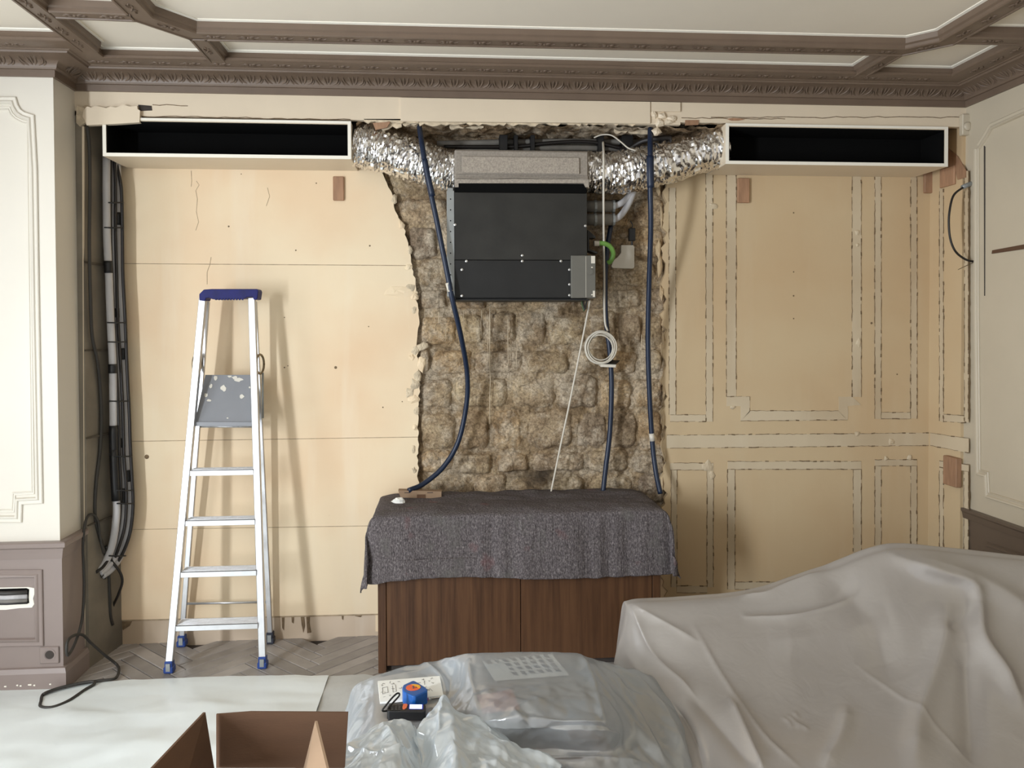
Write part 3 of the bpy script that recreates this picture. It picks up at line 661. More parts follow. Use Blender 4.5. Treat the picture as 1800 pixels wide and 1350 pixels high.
# ragged plaster lip hanging under the frieze
lip = []
rr = random.Random(5)
def lipline(x0, x1, ytop, lo, hi, name='plaster_lip', Yv=YF, m=CHALK):
    top = [(x, ytop) for x in (x0, x1)]; bot = []; x = x1
    while x > x0:
        bot.append((x, rr.uniform(lo, hi))); x -= rr.uniform(3, 9)
    return plate(name, [(x0,ytop-2),(x1,ytop-2)]+bot+[(x0, lo)], Yv, 0.014, m, bulk)
lipline(640, 736, 211, 213, 217); lipline(660, 706, 213, 219, 231, Yv=YF+.02); lipline(706, 740, 213, 216, 222, Yv=YF+.02); lipline(736, 1146, 213, 216, 222, Yv=YF+.006); lipline(1080, 1142, 222, 230, 238, Yv=YF+.10); lipline(790, 850, 222, 224, 230, Yv=YF+.06)
plate('bare_lath', [(655,216),(686,214),(680,224),(660,228)], YF-0.001, .01, BLOCK, bulk)
# rough soffit of the recess, with broken-out hollows
nx, ny = 120, 22; vs = []
xs0, xs1 = PY(625,215,YF)[0], PY(1285,215,YF)[0]
for j in range(ny+1):
    for i in range(nx+1):
        x = xs0+(xs1-xs0)*i/nx; y = YF+0.02+(0.02-YF)*j/ny
        z = 2.497 + 0.035*abs(mnoise.fractal(Vector((x*7, y*9, 4)), 1, 2, 5)) + 0.02*mnoise.noise(Vector((x*20, y*20, 1)))
        vs.append((x, y, z))
fs = [(j*(nx+1)+i, j*(nx+1)+i+1, (j+1)*(nx+1)+i+1, (j+1)*(nx+1)+i) for j in range(ny) for i in range(nx)]
so = MB().add(vs, fs).build('rough_soffit', MORTAR, wall_back, smooth=True, fix=False); so['kind'] = 'stuff'

# ---- cornice and ceiling beams
prof = [(0,2.618),(.012,2.618),(.014,2.646),(.022,2.648),(.026,2.655)]
for k in range(7):
    a = math.pi/2*k/6; prof.append((.026+.072*(1-math.cos(a)), 2.655+.036*math.sin(a)))
prof += [(.104,2.691),(.108,2.698),(.118,2.698),(.122,2.702),(.206,2.702),(.212,2.706),(.212,2.716),(.205,2.720),(.200,2.745),(.200,2.752),(0,2.752)]
# room interior lies on the -Y side: sweep side vector = up x tangent, so walk right to left
path = [(XR,-5.9,0),(XR,YF,0),(XPIER,YF,0),(XPIER,YP,0),(-2.9,YP,0)]
cor = sweep([np.array(p) for p in path], prof, (0,0,1))
cornice = struct(cor, 'trim_1', TAUPE); auto_smooth(cornice, 40)
fil = sweep(path, [(.199,2.742),(.214,2.746),(.216,2.7515),(.199,2.7515)], (0,0,1))
fl = fil.build('white_fillet', WHITE, cornice)
bp = lambda w: [(-w/2-.010,2.752),(-w/2-.008,2.722),(-w/2,2.716),(-w/2,2.704),(-w/2+.004,2.700),(-w/2+.012,2.700),(-w/2+.014,2.704),(w/2-.014,2.704),(w/2-.012,2.700),(w/2-.004,2.700),(w/2,2.704),(w/2,2.716),(w/2+.008,2.722),(w/2+.010,2.752)]
def beam(path, w=0.082, name='ceiling_beam'):
    p3 = [(x, y, 0) for x, y in path]
    o = sweep(p3, bp(w), (0,0,1)).build(name, TAUPE, ceiling); auto_smooth(o, 30)
    for s in (1, -1):
        a = s*(w/2+.008); b = s*(w/2+.022)
        sweep(p3, [(min(a,b),2.744 if s < 0 else 2.744),(max(a,b),2.747 if s > 0 else 2.744),(max(a,b),2.7515),(min(a,b),2.7515)], (0,0,1)).build('white_fillet', WHITE, o)
    return o
XA, XCl, XCr = -1.478, -1.125, 2.045
ring = [(XCr,-5.9),(XCr,-0.905),(1.93,-0.783),(-0.99,-0.768),(XCl,-0.945),(XCl,-5.9)]
beam(ring, 0.092); beam([(XA,-5.9),(XA,-0.56)], 0.078); beam([(XA+.04,-0.962),(XCl-.03,-0.950)], 0.075); beam([(-0.985,-0.74),(-0.985,-0.455)], 0.075)
beam([(1.918,-0.74),(1.915,-0.455)], 0.07); beam([(2.08,-0.935),(XR-.19,-0.94)], 0.08); beam([(XPIER-.5,-5.9),(XPIER-.5,-0.67)], 0.075)
# carved acanthus on the cove, shared mesh; local frame: x along, y outward normal(relief), z up the cove
def lobe(mb, x0, z0, x1, z1, bend, w, h):
    n = 5; vs = []; dx, dz = x1-x0, z1-z0; L = math.hypot(dx, dz); nx_, nz_ = -dz/L, dx/L
    for i in range(n+1):
        t = i/n; cx_ = x0+dx*t+nx_*bend*math.sin(math.pi*t); cz_ = z0+dz*t+nz_*bend*math.sin(math.pi*t); ww = w*math.sin(math.pi*min(.96, .12+t*.86))**.7
        vs += [(cx_-nx_*ww, 0, cz_-nz_*ww), (cx_, h*(.5+.5*math.sin(math.pi*t)), cz_), (cx_+nx_*ww, 0, cz_+nz_*ww)]
    fs = [(i*3+k, i*3+k+1, i*3+k+4, i*3+k+3) for i in range(n) for k in (0,1)]
    mb.add(vs, fs)
ac = MB()
for s in (1, -1):
    lobe(ac, s*.004, -.032, s*.016, .030, s*-.006, .0042, .010); lobe(ac, s*.012, -.034, s*.046, .018, s*-.014, .0045, .011)
    lobe(ac, s*.030, -.036, s*.054, -.006, s*-.006, .0040, .009); lobe(ac, s*.022, .008, s*.040, .036, s*.008, .0034, .009)
lobe(ac, 0, -.02, 0, .036, 0, .003, .010)
sp = MB()
for s in (1, -1):
    lobe(sp, s*.004, -.002, s*.026, .010, s*.004, .0032, .007); lobe(sp, s*.006, .002, s*.030, -.012, s*-.004, .0032, .007); lobe(sp, s*.024, 0, s*.044, .004, s*-.004, .003, .007)
lobe(sp, -.008, 0, .008, 0, 0, .004, .008)
acp = spp = None
def orient(xax, yax): x = Vector(xax).normalized(); y = Vector(yax).normalized(); z = x.cross(y); return Matrix((x, y, z)).transposed()
def run(p0, p1, wall_n, step, kind, off, z, parent, margin=.05, normal=None):
    """carvings along a straight run from p0 to p1; wall_n points into the room"""
    global acp, spp
    p0 = np.array(p0, float); p1 = np.array(p1, float); L = np.linalg.norm(p1-p0); n = max(1, int((L-2*margin)/step)); t = (p1-p0)/L
    wn = np.array(wall_n, float); 
    nrm = np.array(normal, float) if normal is not None else wn*.55+np.array([0,0,-.83])
    for i in range(n):
        q = p0+t*(margin+(L-2*margin)*(i+.5)/n)+wn*off; pos = (q[0], q[1], z)
        R = orient(t, nrm)
        if kind == 'leaf':
            if acp is None: acp = ac.build('carved_leaf', TAUPE, parent, smooth=True, fix=False); o = acp
            else: o = copy_of(acp, parent, (0,0,0))
        else:
            if spp is None: spp = sp.build('carved_sprig', TAUPE, parent, smooth=True, fix=False); o = spp
            else: o = copy_of(spp, parent, (0,0,0))
        o.parent = parent; o.matrix_basis = Matrix.Translation(Vector(pos)) @ R.to_4x4()
        if kind == 'leaf': o.scale = (.98, .6, .98)
run((XR,YF,0), (XPIER,YF,0), (0,-1,0), .112, 'leaf', .050, 2.679, cornice, .04)
run((XR,-1.9,0), (XR,YF,0), (-1,0,0), .112, 'leaf', .050, 2.679, cornice, .04)
run((XPIER,YP,0), (-2.3,YP,0), (0,-1,0), .112, 'leaf', .050, 2.679, cornice, 0)
run((XPIER,YF,0), (XPIER,YP,0), (1,0,0), .112, 'leaf', .050, 2.679, cornice, 0)
run((XR-.2,YF,0), (XPIER+.05,YF,0), (0,-1,0), .128, 'sprig', .165, 2.702, cornice, .06, normal=(0,0,-1))
run((XR,-1.9,0), (XR,YF-.2,0), (-1,0,0), .128, 'sprig', .165, 2.702, cornice, .06, normal=(0,0,-1))
run((XPIER,YP,0), (-2.3,YP,0), (0,-1,0), .128, 'sprig', .165, 2.702, cornice, 0, normal=(0,0,-1))
cb_ = ceiling
for a, b in (((1.93,-.783),(-.99,-.768)), ((XA,-.58),(XA,-1.7)), ((XCl,-.96),(XCl,-1.7)), ((XA+.04,-.962),(XCl-.03,-.95)), ((-.99,-.80),(XCl,-.93)), ((-.985,-.72),(-.985,-.48)), ((XCr,-.92),(XCr,-1.7)), ((1.94,-.79),(XCr,-.9)), ((1.918,-.72),(1.915,-.48)), ((2.1,-.935),(2.34,-.94))):
    run((*a,0), (*b,0), (0,0,0), .128, 'sprig', 0, 2.7045, cb_, .012, normal=(0,0,-1))

# ---- pier panelling
def mould(pts, Y, w, h, parent, m, name='panel_moulding', closed=False, plane='Y', X=None):
    P3 = [PY(x, y, Y) for x, y in pts] if plane == 'Y' else [PX(x, y, X) for x, y in pts]
    up = (0,-1,0) if plane == 'Y' else (-1,0,0)
    pr = [(-w/2,-.002),(-w/2,h*.45),(-w/2+w*.12,h),(-w/2+w*.35,h*.9),(0,h*.45),(w*.25,h*.5),(w/2-w*.1,h*.7),(w/2,h*.5),(w/2,-.002)]
    o = sweep(P3, pr, up, closed=closed).build(name, m, parent); auto_smooth(o, 40); return o
arc = [(24,177),(27,187),(33,197),(42,203),(55,207)]
mould([(-160,177)]+arc+[(60,300),(64,560),(70,879),(34,881),(33,912),(-160,913)], YP, .030, .013, wall_left, PIER)
mould([(-160,190)]+[(16,191),(20,200),(28,208),(40,214),(50,216)]+[(52,400),(58,866),(25,868),(23,898),(-160,899)], YP, .014, .006, wall_left, PIER)
mould([(-160,184),(20,184)], YP, .006, .003, wall_left, PIER)
z_w = PY(60,951,YP)[2]
wains = MB().box((-2.9,YP-.012,0.0), (XPIER+.012,YP,z_w-.03)).box((XPIER,YP,0), (XPIER+.012,YF,z_w-.03)).build('wainscot', TAUPE_W, wall_left)
cap = [(0,z_w-.075),(.014,z_w-.075),(.018,z_w-.05),(.022,z_w-.03),(.034,z_w-.022),(.036,z_w-.004),(.030,z_w),(0,z_w)]
sweep([(XPIER,YF,0),(XPIER,YP,0),(-2.9,YP,0)], cap, (0,0,1)).build('chair_rail', TAUPE_W, wall_left)
zb = PY(60,1172,YP)[2]
sweep([(XPIER,YF,0),(XPIER,YP,0),(-2.9,YP,0)], [(0,0),(.030,0),(.030,zb-.02),(.024,zb),(0,zb+.006)], (0,0,1)).build('skirting', TAUPE_W, wall_left)
mould([(-160,1010),(68,1008),(70,1128),(-160,1132)], YP-.012, .034, .012, wall_left, TAUPE_W)
plate('torn_plaster_edge', [(-60,1034),(50,1032),(60,1034),(61,1042),(58,1052),(60,1062),(56,1068),(34,1069),(10,1072),(-60,1073)], YP-.0135, .01, WHITE, wall_left)
plate('wall_opening', [(-60,1037),(46,1034),(51,1036),(50,1050),(51,1060),(40,1062),(20,1063),(-60,1066)], YP-.0150, .01, DARK, wall_left)
for y, w, m_ in ((1043,4,CABLE2),(1050,4.5,INSUL),(1057,3.5,INSUL_D),(1061,2.5,CABLE)):
    MB().tube([PY(-55,y-1,YP-.018), PY(10,y,YP-.018), PY(48,y-2,YP-.018)], w*3.6/FPX, 8).build('pipe_in_opening', m_, wall_left, smooth=True)
sk = MB().box(tuple(PY(71,1166,YP-.012)), tuple(PY(103,1137,YP-.020)), .003).build('wall_socket', TAUPE_W, wall_left)
c = PY(87,1151,YP-.0205)
MB().lathe(c, (0,-1,0), [(-.003,.026),(.001,.026),(.001,.022),(-.002,.021)], 20).build('socket_rim', TAUPE_W, sk)
MB().lathe(c+np.array([0,-.0005,0]), (0,-1,0), [(0,.018),(.001,.018)], 20).build('socket_well', SUBFL, sk)
for x, y, s_ in ((9,1207,2),(30,1205,1.5),(52,1204,3),(60,1205,1.6),(88,1203,1.6),(36,1206,1.5)):
    plate('paint_chip', [(x-s_,y-1),(x+s_,y-1.5),(x+s_,y+1.2),(x-s_,y+1)], YP-.031, .002, WHITE, wall_left)

# ---- right wall panelling
def mr_(pts, w, h, m=RWALL): return mould(pts, 0, w, h, wall_right, m, plane='X', X=XR)
mr_([(1719,262),(1719,560),(1722,830),(1736,834),(1738,870),(1800,889),(1900,920)], .030, .014)
mr_([(1722,258),(1735,238),(1744,222),(1800,197),(1900,153)], .030, .014)
MB().prism([PX(x,y,XR-.001) for x, y in ((1746,440),(1800,430),(1900,410),(1900,420),(1800,438),(1745,446))], (-1,0,0), .006).build('bare_wood_strip', CARD, wall_right)
zr = 0.652
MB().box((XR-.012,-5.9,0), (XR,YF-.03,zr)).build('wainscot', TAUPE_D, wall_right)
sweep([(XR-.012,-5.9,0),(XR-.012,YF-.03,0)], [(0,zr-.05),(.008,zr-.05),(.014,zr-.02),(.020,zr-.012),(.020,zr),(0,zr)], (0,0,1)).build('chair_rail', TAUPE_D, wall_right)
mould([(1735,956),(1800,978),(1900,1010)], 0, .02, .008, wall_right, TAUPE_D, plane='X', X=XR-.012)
MB().prism([PX(x,y,XR-.001) for x, y in ((1730,256),(1732,258),(1731.5,520),(1730.5,520))], (-1,0,0), .002).build('open_joint', SUBFL, wall_right)
# wood grounds left on the walls
def block(px0, py0, px1, py1, Y, th, label, name='wood_ground', plane='Y'):
    if plane == 'Y':
        a = PY(px0, py1, Y); b = PY(px1, py0, Y); o = MB().box((a[0],Y-th,a[2]), (b[0],Y,b[2]), .003).build(name, BLOCK)
    else:
        a = PX(px0, py1, XN); b = PX(px1, py0, XN); o = MB().box((XN-th,a[1],a[2]), (XN,b[1],b[2]), .003).build(name, BLOCK)
    return tag(o, label, 'wood block')
block(586,311,605,353,-.0005,.014,'pinkish wood block on the cream wall under the left black vent')
block(1295,314,1316,357,-.003,.016,'pale wood block at the top of the wide panel under the right vent')
block(1622,303,1637,340,-.0005,.02,'short wood block in the niche corner below the right end of the vent')
block(1655,290,1681,331,0,.012,'pale wood block high on the niche side wall beside the right vent', plane='X')
block(1667,806,1691,850,0,.03,'reddish wood block on the narrow niche side wall below the rail mark', plane='X')
tri = MB().prism([PX(x,y,XN-.001) for x, y in ((1664,258),(1685,275),(1699,300),(1699,312),(1684,316),(1681,300),(1664,290))], (-1,0,0), .004).build('bare_wood_patch', BLOCK, wall_right)
# ================================================================== EQUIPMENT ON THE WALL
def vent(px0, px1, pt, pb, label, slope):
    x0, x1 = PY(px0, pb, YF)[0], PY(px1, pb, YF)[0]; z0 = 2.326; z1 = PY((px0+px1)/2, pt, YF)[2]
    t = .014; Y0 = YF-.012
    th = thing('vent_box', label, 'vent', ((x0+x1)/2, YF/2, z0), 'white air vent boxes at the top of the wall')
    for nm, a, b in (('bottom_panel',(x0,Y0,z0),(x1,.0,z0+t)), ('top_panel',(x0,Y0,z1-t),(x1,-.0,z1)), ('side_panel',(x0,Y0,z0+t),(x0+t,0,z1-t)), ('side_panel',(x1-t,Y0,z0+t),(x1,0,z1-t))):
        MB().box(a, b, .002).build(nm, PAINT if nm != 'front' else WHITE, th)
    rim = MB()
    for a, b in (((x0,Y0-.003,z0),(x1,Y0,z0+t*1.1)), ((x0,Y0-.003,z1-t*.8),(x1,Y0,z1)), ((x0,Y0-.003,z0+t*1.1),(x0+t*1.1,Y0,z1-t*.8)), ((x1-t*1.1,Y0-.003,z0+t*1.1),(x1,Y0,z1-t*.8))): rim.box(a, b)
    rim.build('front_rim', WHITE, th)
    g = .001; iy = Y0+.006
    ln = MB()
    ln.box((x0+t+g,iy,z0+t+g), (x1-t-g,-.01,z0+t+.006)); ln.box((x0+t+g,iy,z1-t-.006), (x1-t-g,-.01,z1-t-g)); ln.box((x0+t+g,iy,z0+t+.006),(x0+t+.006,-.01,z1-t-.006)); ln.box((x1-t-.006,iy,z0+t+.006),(x1-t-g,-.01,z1-t-.006)); ln.box((x0+t+g,-.09,z0+t+.006), (x1-t-g,-.01,z1-t-.006))
    ln.build('black_lining', DARK, th)
vent(183, 618, 211, 273, 'long white vent box with black opening, left of the air unit', 0)
vent(1274, 1663, 221, 290, 'long white vent box with black opening, right of the air unit', 0)

# flexible foil ducts
def duct(path, rads, label, seed):
    pts = cr(path, 28); n = len(pts); rs = np.interp(np.linspace(0,1,n), np.linspace(0,1,len(rads)), rads); K = 72
    P = np.array(pts); T = np.gradient(P, axis=0); T /= np.linalg.norm(T, axis=1)[:,None]
    vs = []; 
    for i in range(n):
        t = T[i]; a = np.array([0,0,1.]); b1 = np.cross(t, a); b1 /= np.linalg.norm(b1); b2 = np.cross(b1, t)
        for k in range(K):
            an = 2*math.pi*k/K; c, s = math.cos(an), math.sin(an)
            q = Vector((c*2.4+seed, s*2.4, i*.10)); w = mnoise.noise(q)*6
            ring_ = abs(((i*0.36+w*0.5+mnoise.noise(Vector((c*6,s*6,i*.02)))*2) % 2)-1)
            d = -.008*ring_ + .006*mnoise.noise(Vector((c*1.6+seed, s*1.6, i*.55))) + .005*mnoise.noise(Vector((c*4+seed, s*4, i*.22))) + .006*mnoise.noise(Vector((c*2+seed, s*2, i*.08)))
            vs.append(P[i] + (b1*c*.98 + b2*s)*(rs[i]+d))
    fs = [(i*K+k, i*K+(k+1)%K, (i+1)*K+(k+1)%K, (i+1)*K+k) for i in range(n-1) for k in range(K)]
    o = MB().add(vs, fs).build('flexible_duct', FOIL, None, smooth=True)
    me = o.data; me.set_sharp_from_angle(angle=math.radians(34))
    tag(o, label, 'duct'); return o
duct([PY(624,253,-.15),PY(650,258,-.15),PY(690,268,-.155),PY(740,285,-.16),PY(775,297,-.165),PY(806,301,-.165)], [.105,.112,.108,.105,.103,.098], 'crinkled silver foil duct sloping down from the left vent to the unit', 3)
duct([PY(1026,300,-.16),PY(1060,304,-.16),PY(1110,300,-.16),PY(1165,286,-.16),PY(1225,268,-.155),PY(1269,256,-.15)], [.098,.103,.106,.108,.106,.108], 'crinkled silver foil duct rising from the unit to the right vent', 9)

# air handling unit
ax0, ax1, az0, az1, ay = PY(799,400,-.3)[0], PY(1032,400,-.3)[0], PY(915,526,-.3)[2], PY(915,322,-.3)[2], -.3
unit = thing('air_unit', 'charcoal metal air conditioning unit hung on bare stone wall', 'air unit', ((ax0+ax1)/2, -.15, az0))
MB().box((ax0,ay+.012,az0), (ax1,-.045,az1), .003).build('casing', CHAR2, unit)
zm = PY(915,457,-.3)[2]; zt = PY(915,339,-.3)[2]
MB().box((ax0,ay-.002,zm), (ax1,ay+.012,zt), .002).build('front_panel', CHAR, unit)
MB().box((ax0,ay,az0+.006), (PY(1004,500,-.3)[0],ay+.012,zm-.001), .002).build('service_panel', CHAR2, unit)
MB().box((ax0+.001,ay+.004,zt+.001), (ax1-.001,ay+.014,az1-.002)).build('top_band', DARK, unit)
MB().box((ax0-.005,ay-.004,az0-.006), (ax1+.01,-.045,az0)).build('bottom_flange', CHAR2, unit)
scp = None
for x, y in ((820,459),(918,459),(986,459),(812,474),(1001,474),(1001,500),(1001,519),(812,520),(800,395),(1029,397),(918,449)):
    p = PY(x, y, ay-.003)
    if scp is None: scp = MB().lathe(p, (0,-1,0), [(0,.0065),(.002,.006),(.003,.003)], 8).build('screw', SCREW, unit); p0 = p
    else: c = copy_of(scp, unit, p0); c.location = tuple(np.array(scp.location)+(p-p0))
br = MB().box(tuple(PY(787,521,-.285)), tuple(np.array([PY(798,521,-.28)[0],-.05,PY(790,330,-.285)[2]])), .002)
br.box(tuple(PY(786,521,-.292)), tuple(PY(798,336,-.286)))
brk = br.build('mounting_bracket', STEELG, unit)
for i in range(9):
    y = 350+i*19; p = PY(792, y, -.2925); MB().lathe(p, (0,-1,0), [(0,.0032),(.0006,.0032)], 6).build('bolt_hole', DARK, brk)
cb0 = PY(1004,524,-.315); cb1 = PY(1047,449,-.315)
ctrl = MB().box((cb0[0],-.318,cb0[2]), (cb1[0],-.06,cb1[2]), .003).build('control_box', CTRL, unit)
p = PY(1030,487,-.32); MB().box((p[0]-.0008,-.3195,cb0[2]+.004), (p[0]+.0008,-.318,cb1[2]-.004)).build('box_seam', WHITEP, ctrl)
MB().lathe(PY(1038,478,-.319), (0,-1,0), [(0,.016),(.002,.016),(.002,.012),(.0035,.011)], 20).build('round_knockout', CTRL, ctrl)
MB().box(tuple(PY(1039,463,-.319)), tuple(PY(1046,450,-.3195))).build('white_label', WHITEP, ctrl)
for a, b in (((1039,471),(1042,469)), ((1039,519),(1042,517)), ((1042,522),(1046,511))): MB().box(tuple(PY(*a,-.319)), tuple(PY(*b,-.3195))).build('label_tab', WHITEP, ctrl)
MB().prism([PY(x,y,-.26) for x, y in ((1033,404),(1047,416),(1047,418),(1036,418),(1036,438),(1050,443),(1050,446),(1033,440))], (0,1,0), .08).build('valve_bracket', CHAR2, unit)
# plenum on top
px0, px1 = PY(799,290,-.29)[0], PY(1035,290,-.29)[0]; pz0, pz1 = PY(915,324,-.29)[2], PY(915,264,-.29)[2]
plen = thing('duct_plenum', 'grey speckled foam duct plenum sitting on the air unit', 'plenum', ((px0+px1)/2,-.15,az1))
MB().box((px0,-.29,az1+.002), (px1,-.05,pz1), .006).build('foam_case', FOAM2, plen)
MB().box((px0+.006,-.298,PY(915,308,-.29)[2]), (px1-.006,-.29,pz1-.006), .003).build('face_board', FOAM2, plen)
MB().box(tuple(PY(812,304,-.300)), tuple(PY(1019,277,-.306)), .003).build('raised_face', FOAM, plen)
sweep([PY(x, y, -.30) for x, y in ((803,313),(860,314),(905,312),(960,314),(1000,313),(1033,315))], [(-.002,-.004),(.002,-.004),(.002,.006),(-.002,.006)], (0,-1,0)).build('torn_tape_edge', FOAM2, plen)
lipf = MB().prism([PY(x,y,-.300) for x, y in ((799,315),(1035,315),(1035,329),(1029,329),(1026,322),(806,322),(806,329),(799,329))], (0,1,0), .012).build('foam_lip', FOAM, plen)

# pipes behind/above the unit
def cable(name, label, pts, r, m, cat='cable', group=None, n=8, k=8, smooth=True):
    o = MB().tube(cr(pts, k), r, n).build(name, m, None, smooth=True, origin=tuple(pts[-1] if pts[-1][2] < pts[0][2] else pts[0]))
    return tag(o, label, cat, group)
s4 = 4.0/FPX
hp = cable('insulated_pipe', 'upper grey insulated pipe running level behind foil ducts above the unit', [PY(768,253,-.03),PY(900,250,-.03),PY(1000,249,-.03),PY(1120,250,-.03)], 5.5*s4, INSUL_D, 'pipe')
cable('insulated_pipe', 'lower grey insulated pipe just above the foam plenum', [PY(800,263,-.05),PY(900,261,-.05),PY(1000,260,-.05),PY(1105,262,-.05)], 5.2*s4, INSUL_D, 'pipe')
cable('electric_cable', 'black cable arching along the pipes above the unit', [PY(780,258,-.075),PY(900,258,-.075),PY(960,252,-.08),PY(1010,249,-.08),PY(1050,251,-.08),PY(1090,260,-.08),PY(1120,262,-.08)], 3.4*s4, CABLE)
cable('electric_cable', 'thick black cable emerging over the right foil duct', [PY(1090,264,-.10),PY(1105,262,-.12),PY(1130,248,-.17),PY(1160,243,-.20),PY(1180,242,-.20)], 4.5*s4, CABLE)
for x in (884, 906, 935, 1054, 1100):
    MB().box(tuple(PY(x-(6 if x in (884,1100) else 2),268,-.10)), tuple(PY(x+(6 if x in (884,1100) else 2),244,-.012)), .002).build('pipe_strap', BLACKP, hp)
cable('white_wire', 'thin white wire looping above the right foil duct', [PY(1044,242,-.12),PY(1058,237,-.14),PY(1075,238,-.16),PY(1092,250,-.19),PY(1104,260,-.21),PY(1118,265,-.22)], 1.3*s4, CORDW, 'wire')
for i, (y, lab) in enumerate(((363,'upper grey pipe elbow right of the unit below the duct'), (386,'lower grey pipe elbow right of the unit below the duct'))):
    cable('pipe_elbow', lab, [PY(1026,y,-.10),PY(1060,y+1,-.10),PY(1086,y-3,-.10),PY(1104,y-16-i*10,-.10),PY(1116,y-38-i*18,-.10)], .016, INSUL, 'pipe')
    lg = MB().tube([PY(1030,y,-.10), PY(1077,y,-.10)], 10.5*s4, 12).build('pipe_lagging', INSUL_D, bpy.data.objects.get('pipe_elbow' if i == 0 else 'pipe_elbow.001'), smooth=True)
    for xx in (1046, 1078):
        MB().tube([PY(xx-2,y,-.10), PY(xx+2,y,-.10)], 11.5*s4, 12).build('pipe_clip', STEELG, lg.parent)
cable('rail_rod', 'thin black rod crossing behind pipes right of the unit', [PY(1032,355,-.04),PY(1070,354,-.04),PY(1112,352,-.04)], 2.2*s4, BLACKP, 'rod')
cable('green_hose', 'bright green curved hose right of the unit', [PY(1047,428,-.20),PY(1062,428,-.20),PY(1073,434,-.19),PY(1078,446,-.18),PY(1074,458,-.17),PY(1069,462,-.16)], 4.3*s4, GREEN, 'hose')
cable('hose_tip', 'white hose end fitted on valve beside the unit', [PY(1044,428,-.20),PY(1053,428,-.20)], 4.8*s4, WHITEP, 'fitting')
jb = MB().prism([PY(x,y,-.03) for x, y in ((1092,431),(1113,431),(1115,434),(1115,470),(1112,472),(1077,471),(1075,468),(1078,458),(1086,452),(1092,444))], (0,1,0), .032).build('junction_box', WHITEP)
tag(jb, 'small white junction box with notched corner on stone', 'junction box')
cable('connector_lead', 'thin wire hanging down to black connector above junction box', [PY(1108,388,-.03),PY(1112,396,-.03),PY(1110,402,-.03)], 1.0*s4, CABLE, 'wire')
co = MB().box(tuple(PY(1106,423,-.045)), tuple(PY(1115,402,-.02)), .002).build('plug_connector', BLACKP); tag(co, 'small black plug connector just above the white junction box', 'connector')
sgm = MB().tube([PY(1111,424,-.03), PY(1111,431,-.03)], 1.8*s4, 6).build('stub', BLACKP, co)
GREENW = mat('dark_green_wire', (0.05, 0.09, 0.03), rough=0.5)
for i, (x, xx, m_, lab) in enumerate(((1022,1027,GREENW,'green'), (1026,1028,CABLE,'black'), (1033,1029,CABLE2,'dark grey'))):
    cable('wire_stub', '%s wire stub poking out under the grey control box' % lab, [PY(x,524,-.15),PY((x+xx)/2-1,536,-.155),PY(xx,547-i*2,-.16)], 1.6*s4, m_, 'wire')

# blue conduits
for lab, pts in (('long blue conduit bowing out left of the unit down to the cabinet', [(737,222,-.235),(742,255,-.315),(750,305,-.34),(768,390,-.34),(782,460,-.335),(795,525,-.33),(810,590,-.25),(821,655,-.15),(820,710,-.10),(806,775,-.08),(780,820,-.09),(745,850,-.12),(718,862,-.17)]),
                 ('blue conduit behind the white cord coil right of unit', [(1074,395,-.05),(1066,450,-.05),(1064,520,-.06),(1066,570,-.06),(1072,620,-.06),(1075,680,-.06),(1072,760,-.06),(1065,820,-.07),(1060,866,-.09)]),
                 ('straight blue conduit hanging over the right foil duct', [(1143,226,-.24),(1143,265,-.30),(1143,330,-.31),(1144,400,-.27),(1141,500,-.18),(1139,600,-.12),(1142,700,-.09),(1147,780,-.08),(1153,830,-.10),(1161,868,-.14)])):
    o = cable('blue_conduit', lab, [PY(*p) for p in pts], .0125, CONDUIT, 'conduit', n=10)
    if 'left' in lab:
        MB().tube(cr([PY(746,280,-.342),PY(752,310,-.345),PY(760,345,-.345)],5), [.0145]*11, 10).build('conduit_sleeve', CONDUIT, o, smooth=True)
        MB().tube([PY(788,497,-.334),PY(792,512,-.333)], .0150, 10).build('tape_band', WHITEP, o, smooth=True)
    if 'straight' in lab: MB().tube(cr([PY(1143,275,-.309),PY(1143,300,-.316),PY(1144,330,-.312)],5), .0175, 10).build('conduit_sleeve', CONDUIT, o, smooth=True); MB().tube([PY(1145,762,-.083),PY(1147,775,-.082)], .0135, 10).build('tape_band', WHITEP, o, smooth=True)
# white cord, coil, thermostat
cd_ = thing('coiled_cable', 'white cord hanging from the duct with its coil below', 'cord', tuple(PY(1056,640,-.12)))
MB().tube(cr([PY(1060,250,-.20),PY(1061,270,-.29),PY(1061,300,-.30),PY(1061,380,-.24),PY(1062,480,-.15),PY(1063,560,-.10),PY(1068,582,-.09)], 8), 1.9*s4, 8).build('hanging_length', CORDW, cd_, smooth=True)
cc = PY(1056,611,-.11); coil = []
for k in range(9*26+1):
    t = k/26; an = 2*math.pi*t; w = mnoise.noise(Vector((t*1.7, 2, 0))); ra = .0705+.006*math.sin(t*2.3)+.003*w
    coil.append(cc+np.array([ra*math.cos(an)+.007*math.sin(t*1.9), .012*math.sin(t*2.7)+.006*math.cos(an*2), ra*1.06*math.sin(an)+.006*math.cos(t*1.3)]))
MB().tube(coil, .0034, 7).build('coil', CORDW, cd_, smooth=True)
cable('white_string', 'straight thin white cord slanting from unit to the blanket', [PY(1037,528,-.16),PY(1029,570,-.12),PY(1003,700,-.08),PY(984,790,-.07),PY(968,868,-.09)], 1.7*s4, CORDW, 'cord')
cable('white_string', 'thin white cord lying along the back edge of blanket', [PY(968,868,-.09),PY(1010,870,-.13),PY(1040,869,-.13),PY(1062,868,-.12)], 1.5*s4, CORDW, 'cord')
thm = thing('sensor_module', 'flat white module with dark top held at cord coil', 'sensor', tuple(PY(1072,645,-.10)))
MB().prism([PY(x,y,-.125) for x, y in ((1055,640),(1083,641),(1082,646),(1056,645))], (0,1,.12), .05).build('case', WHITEP, thm)
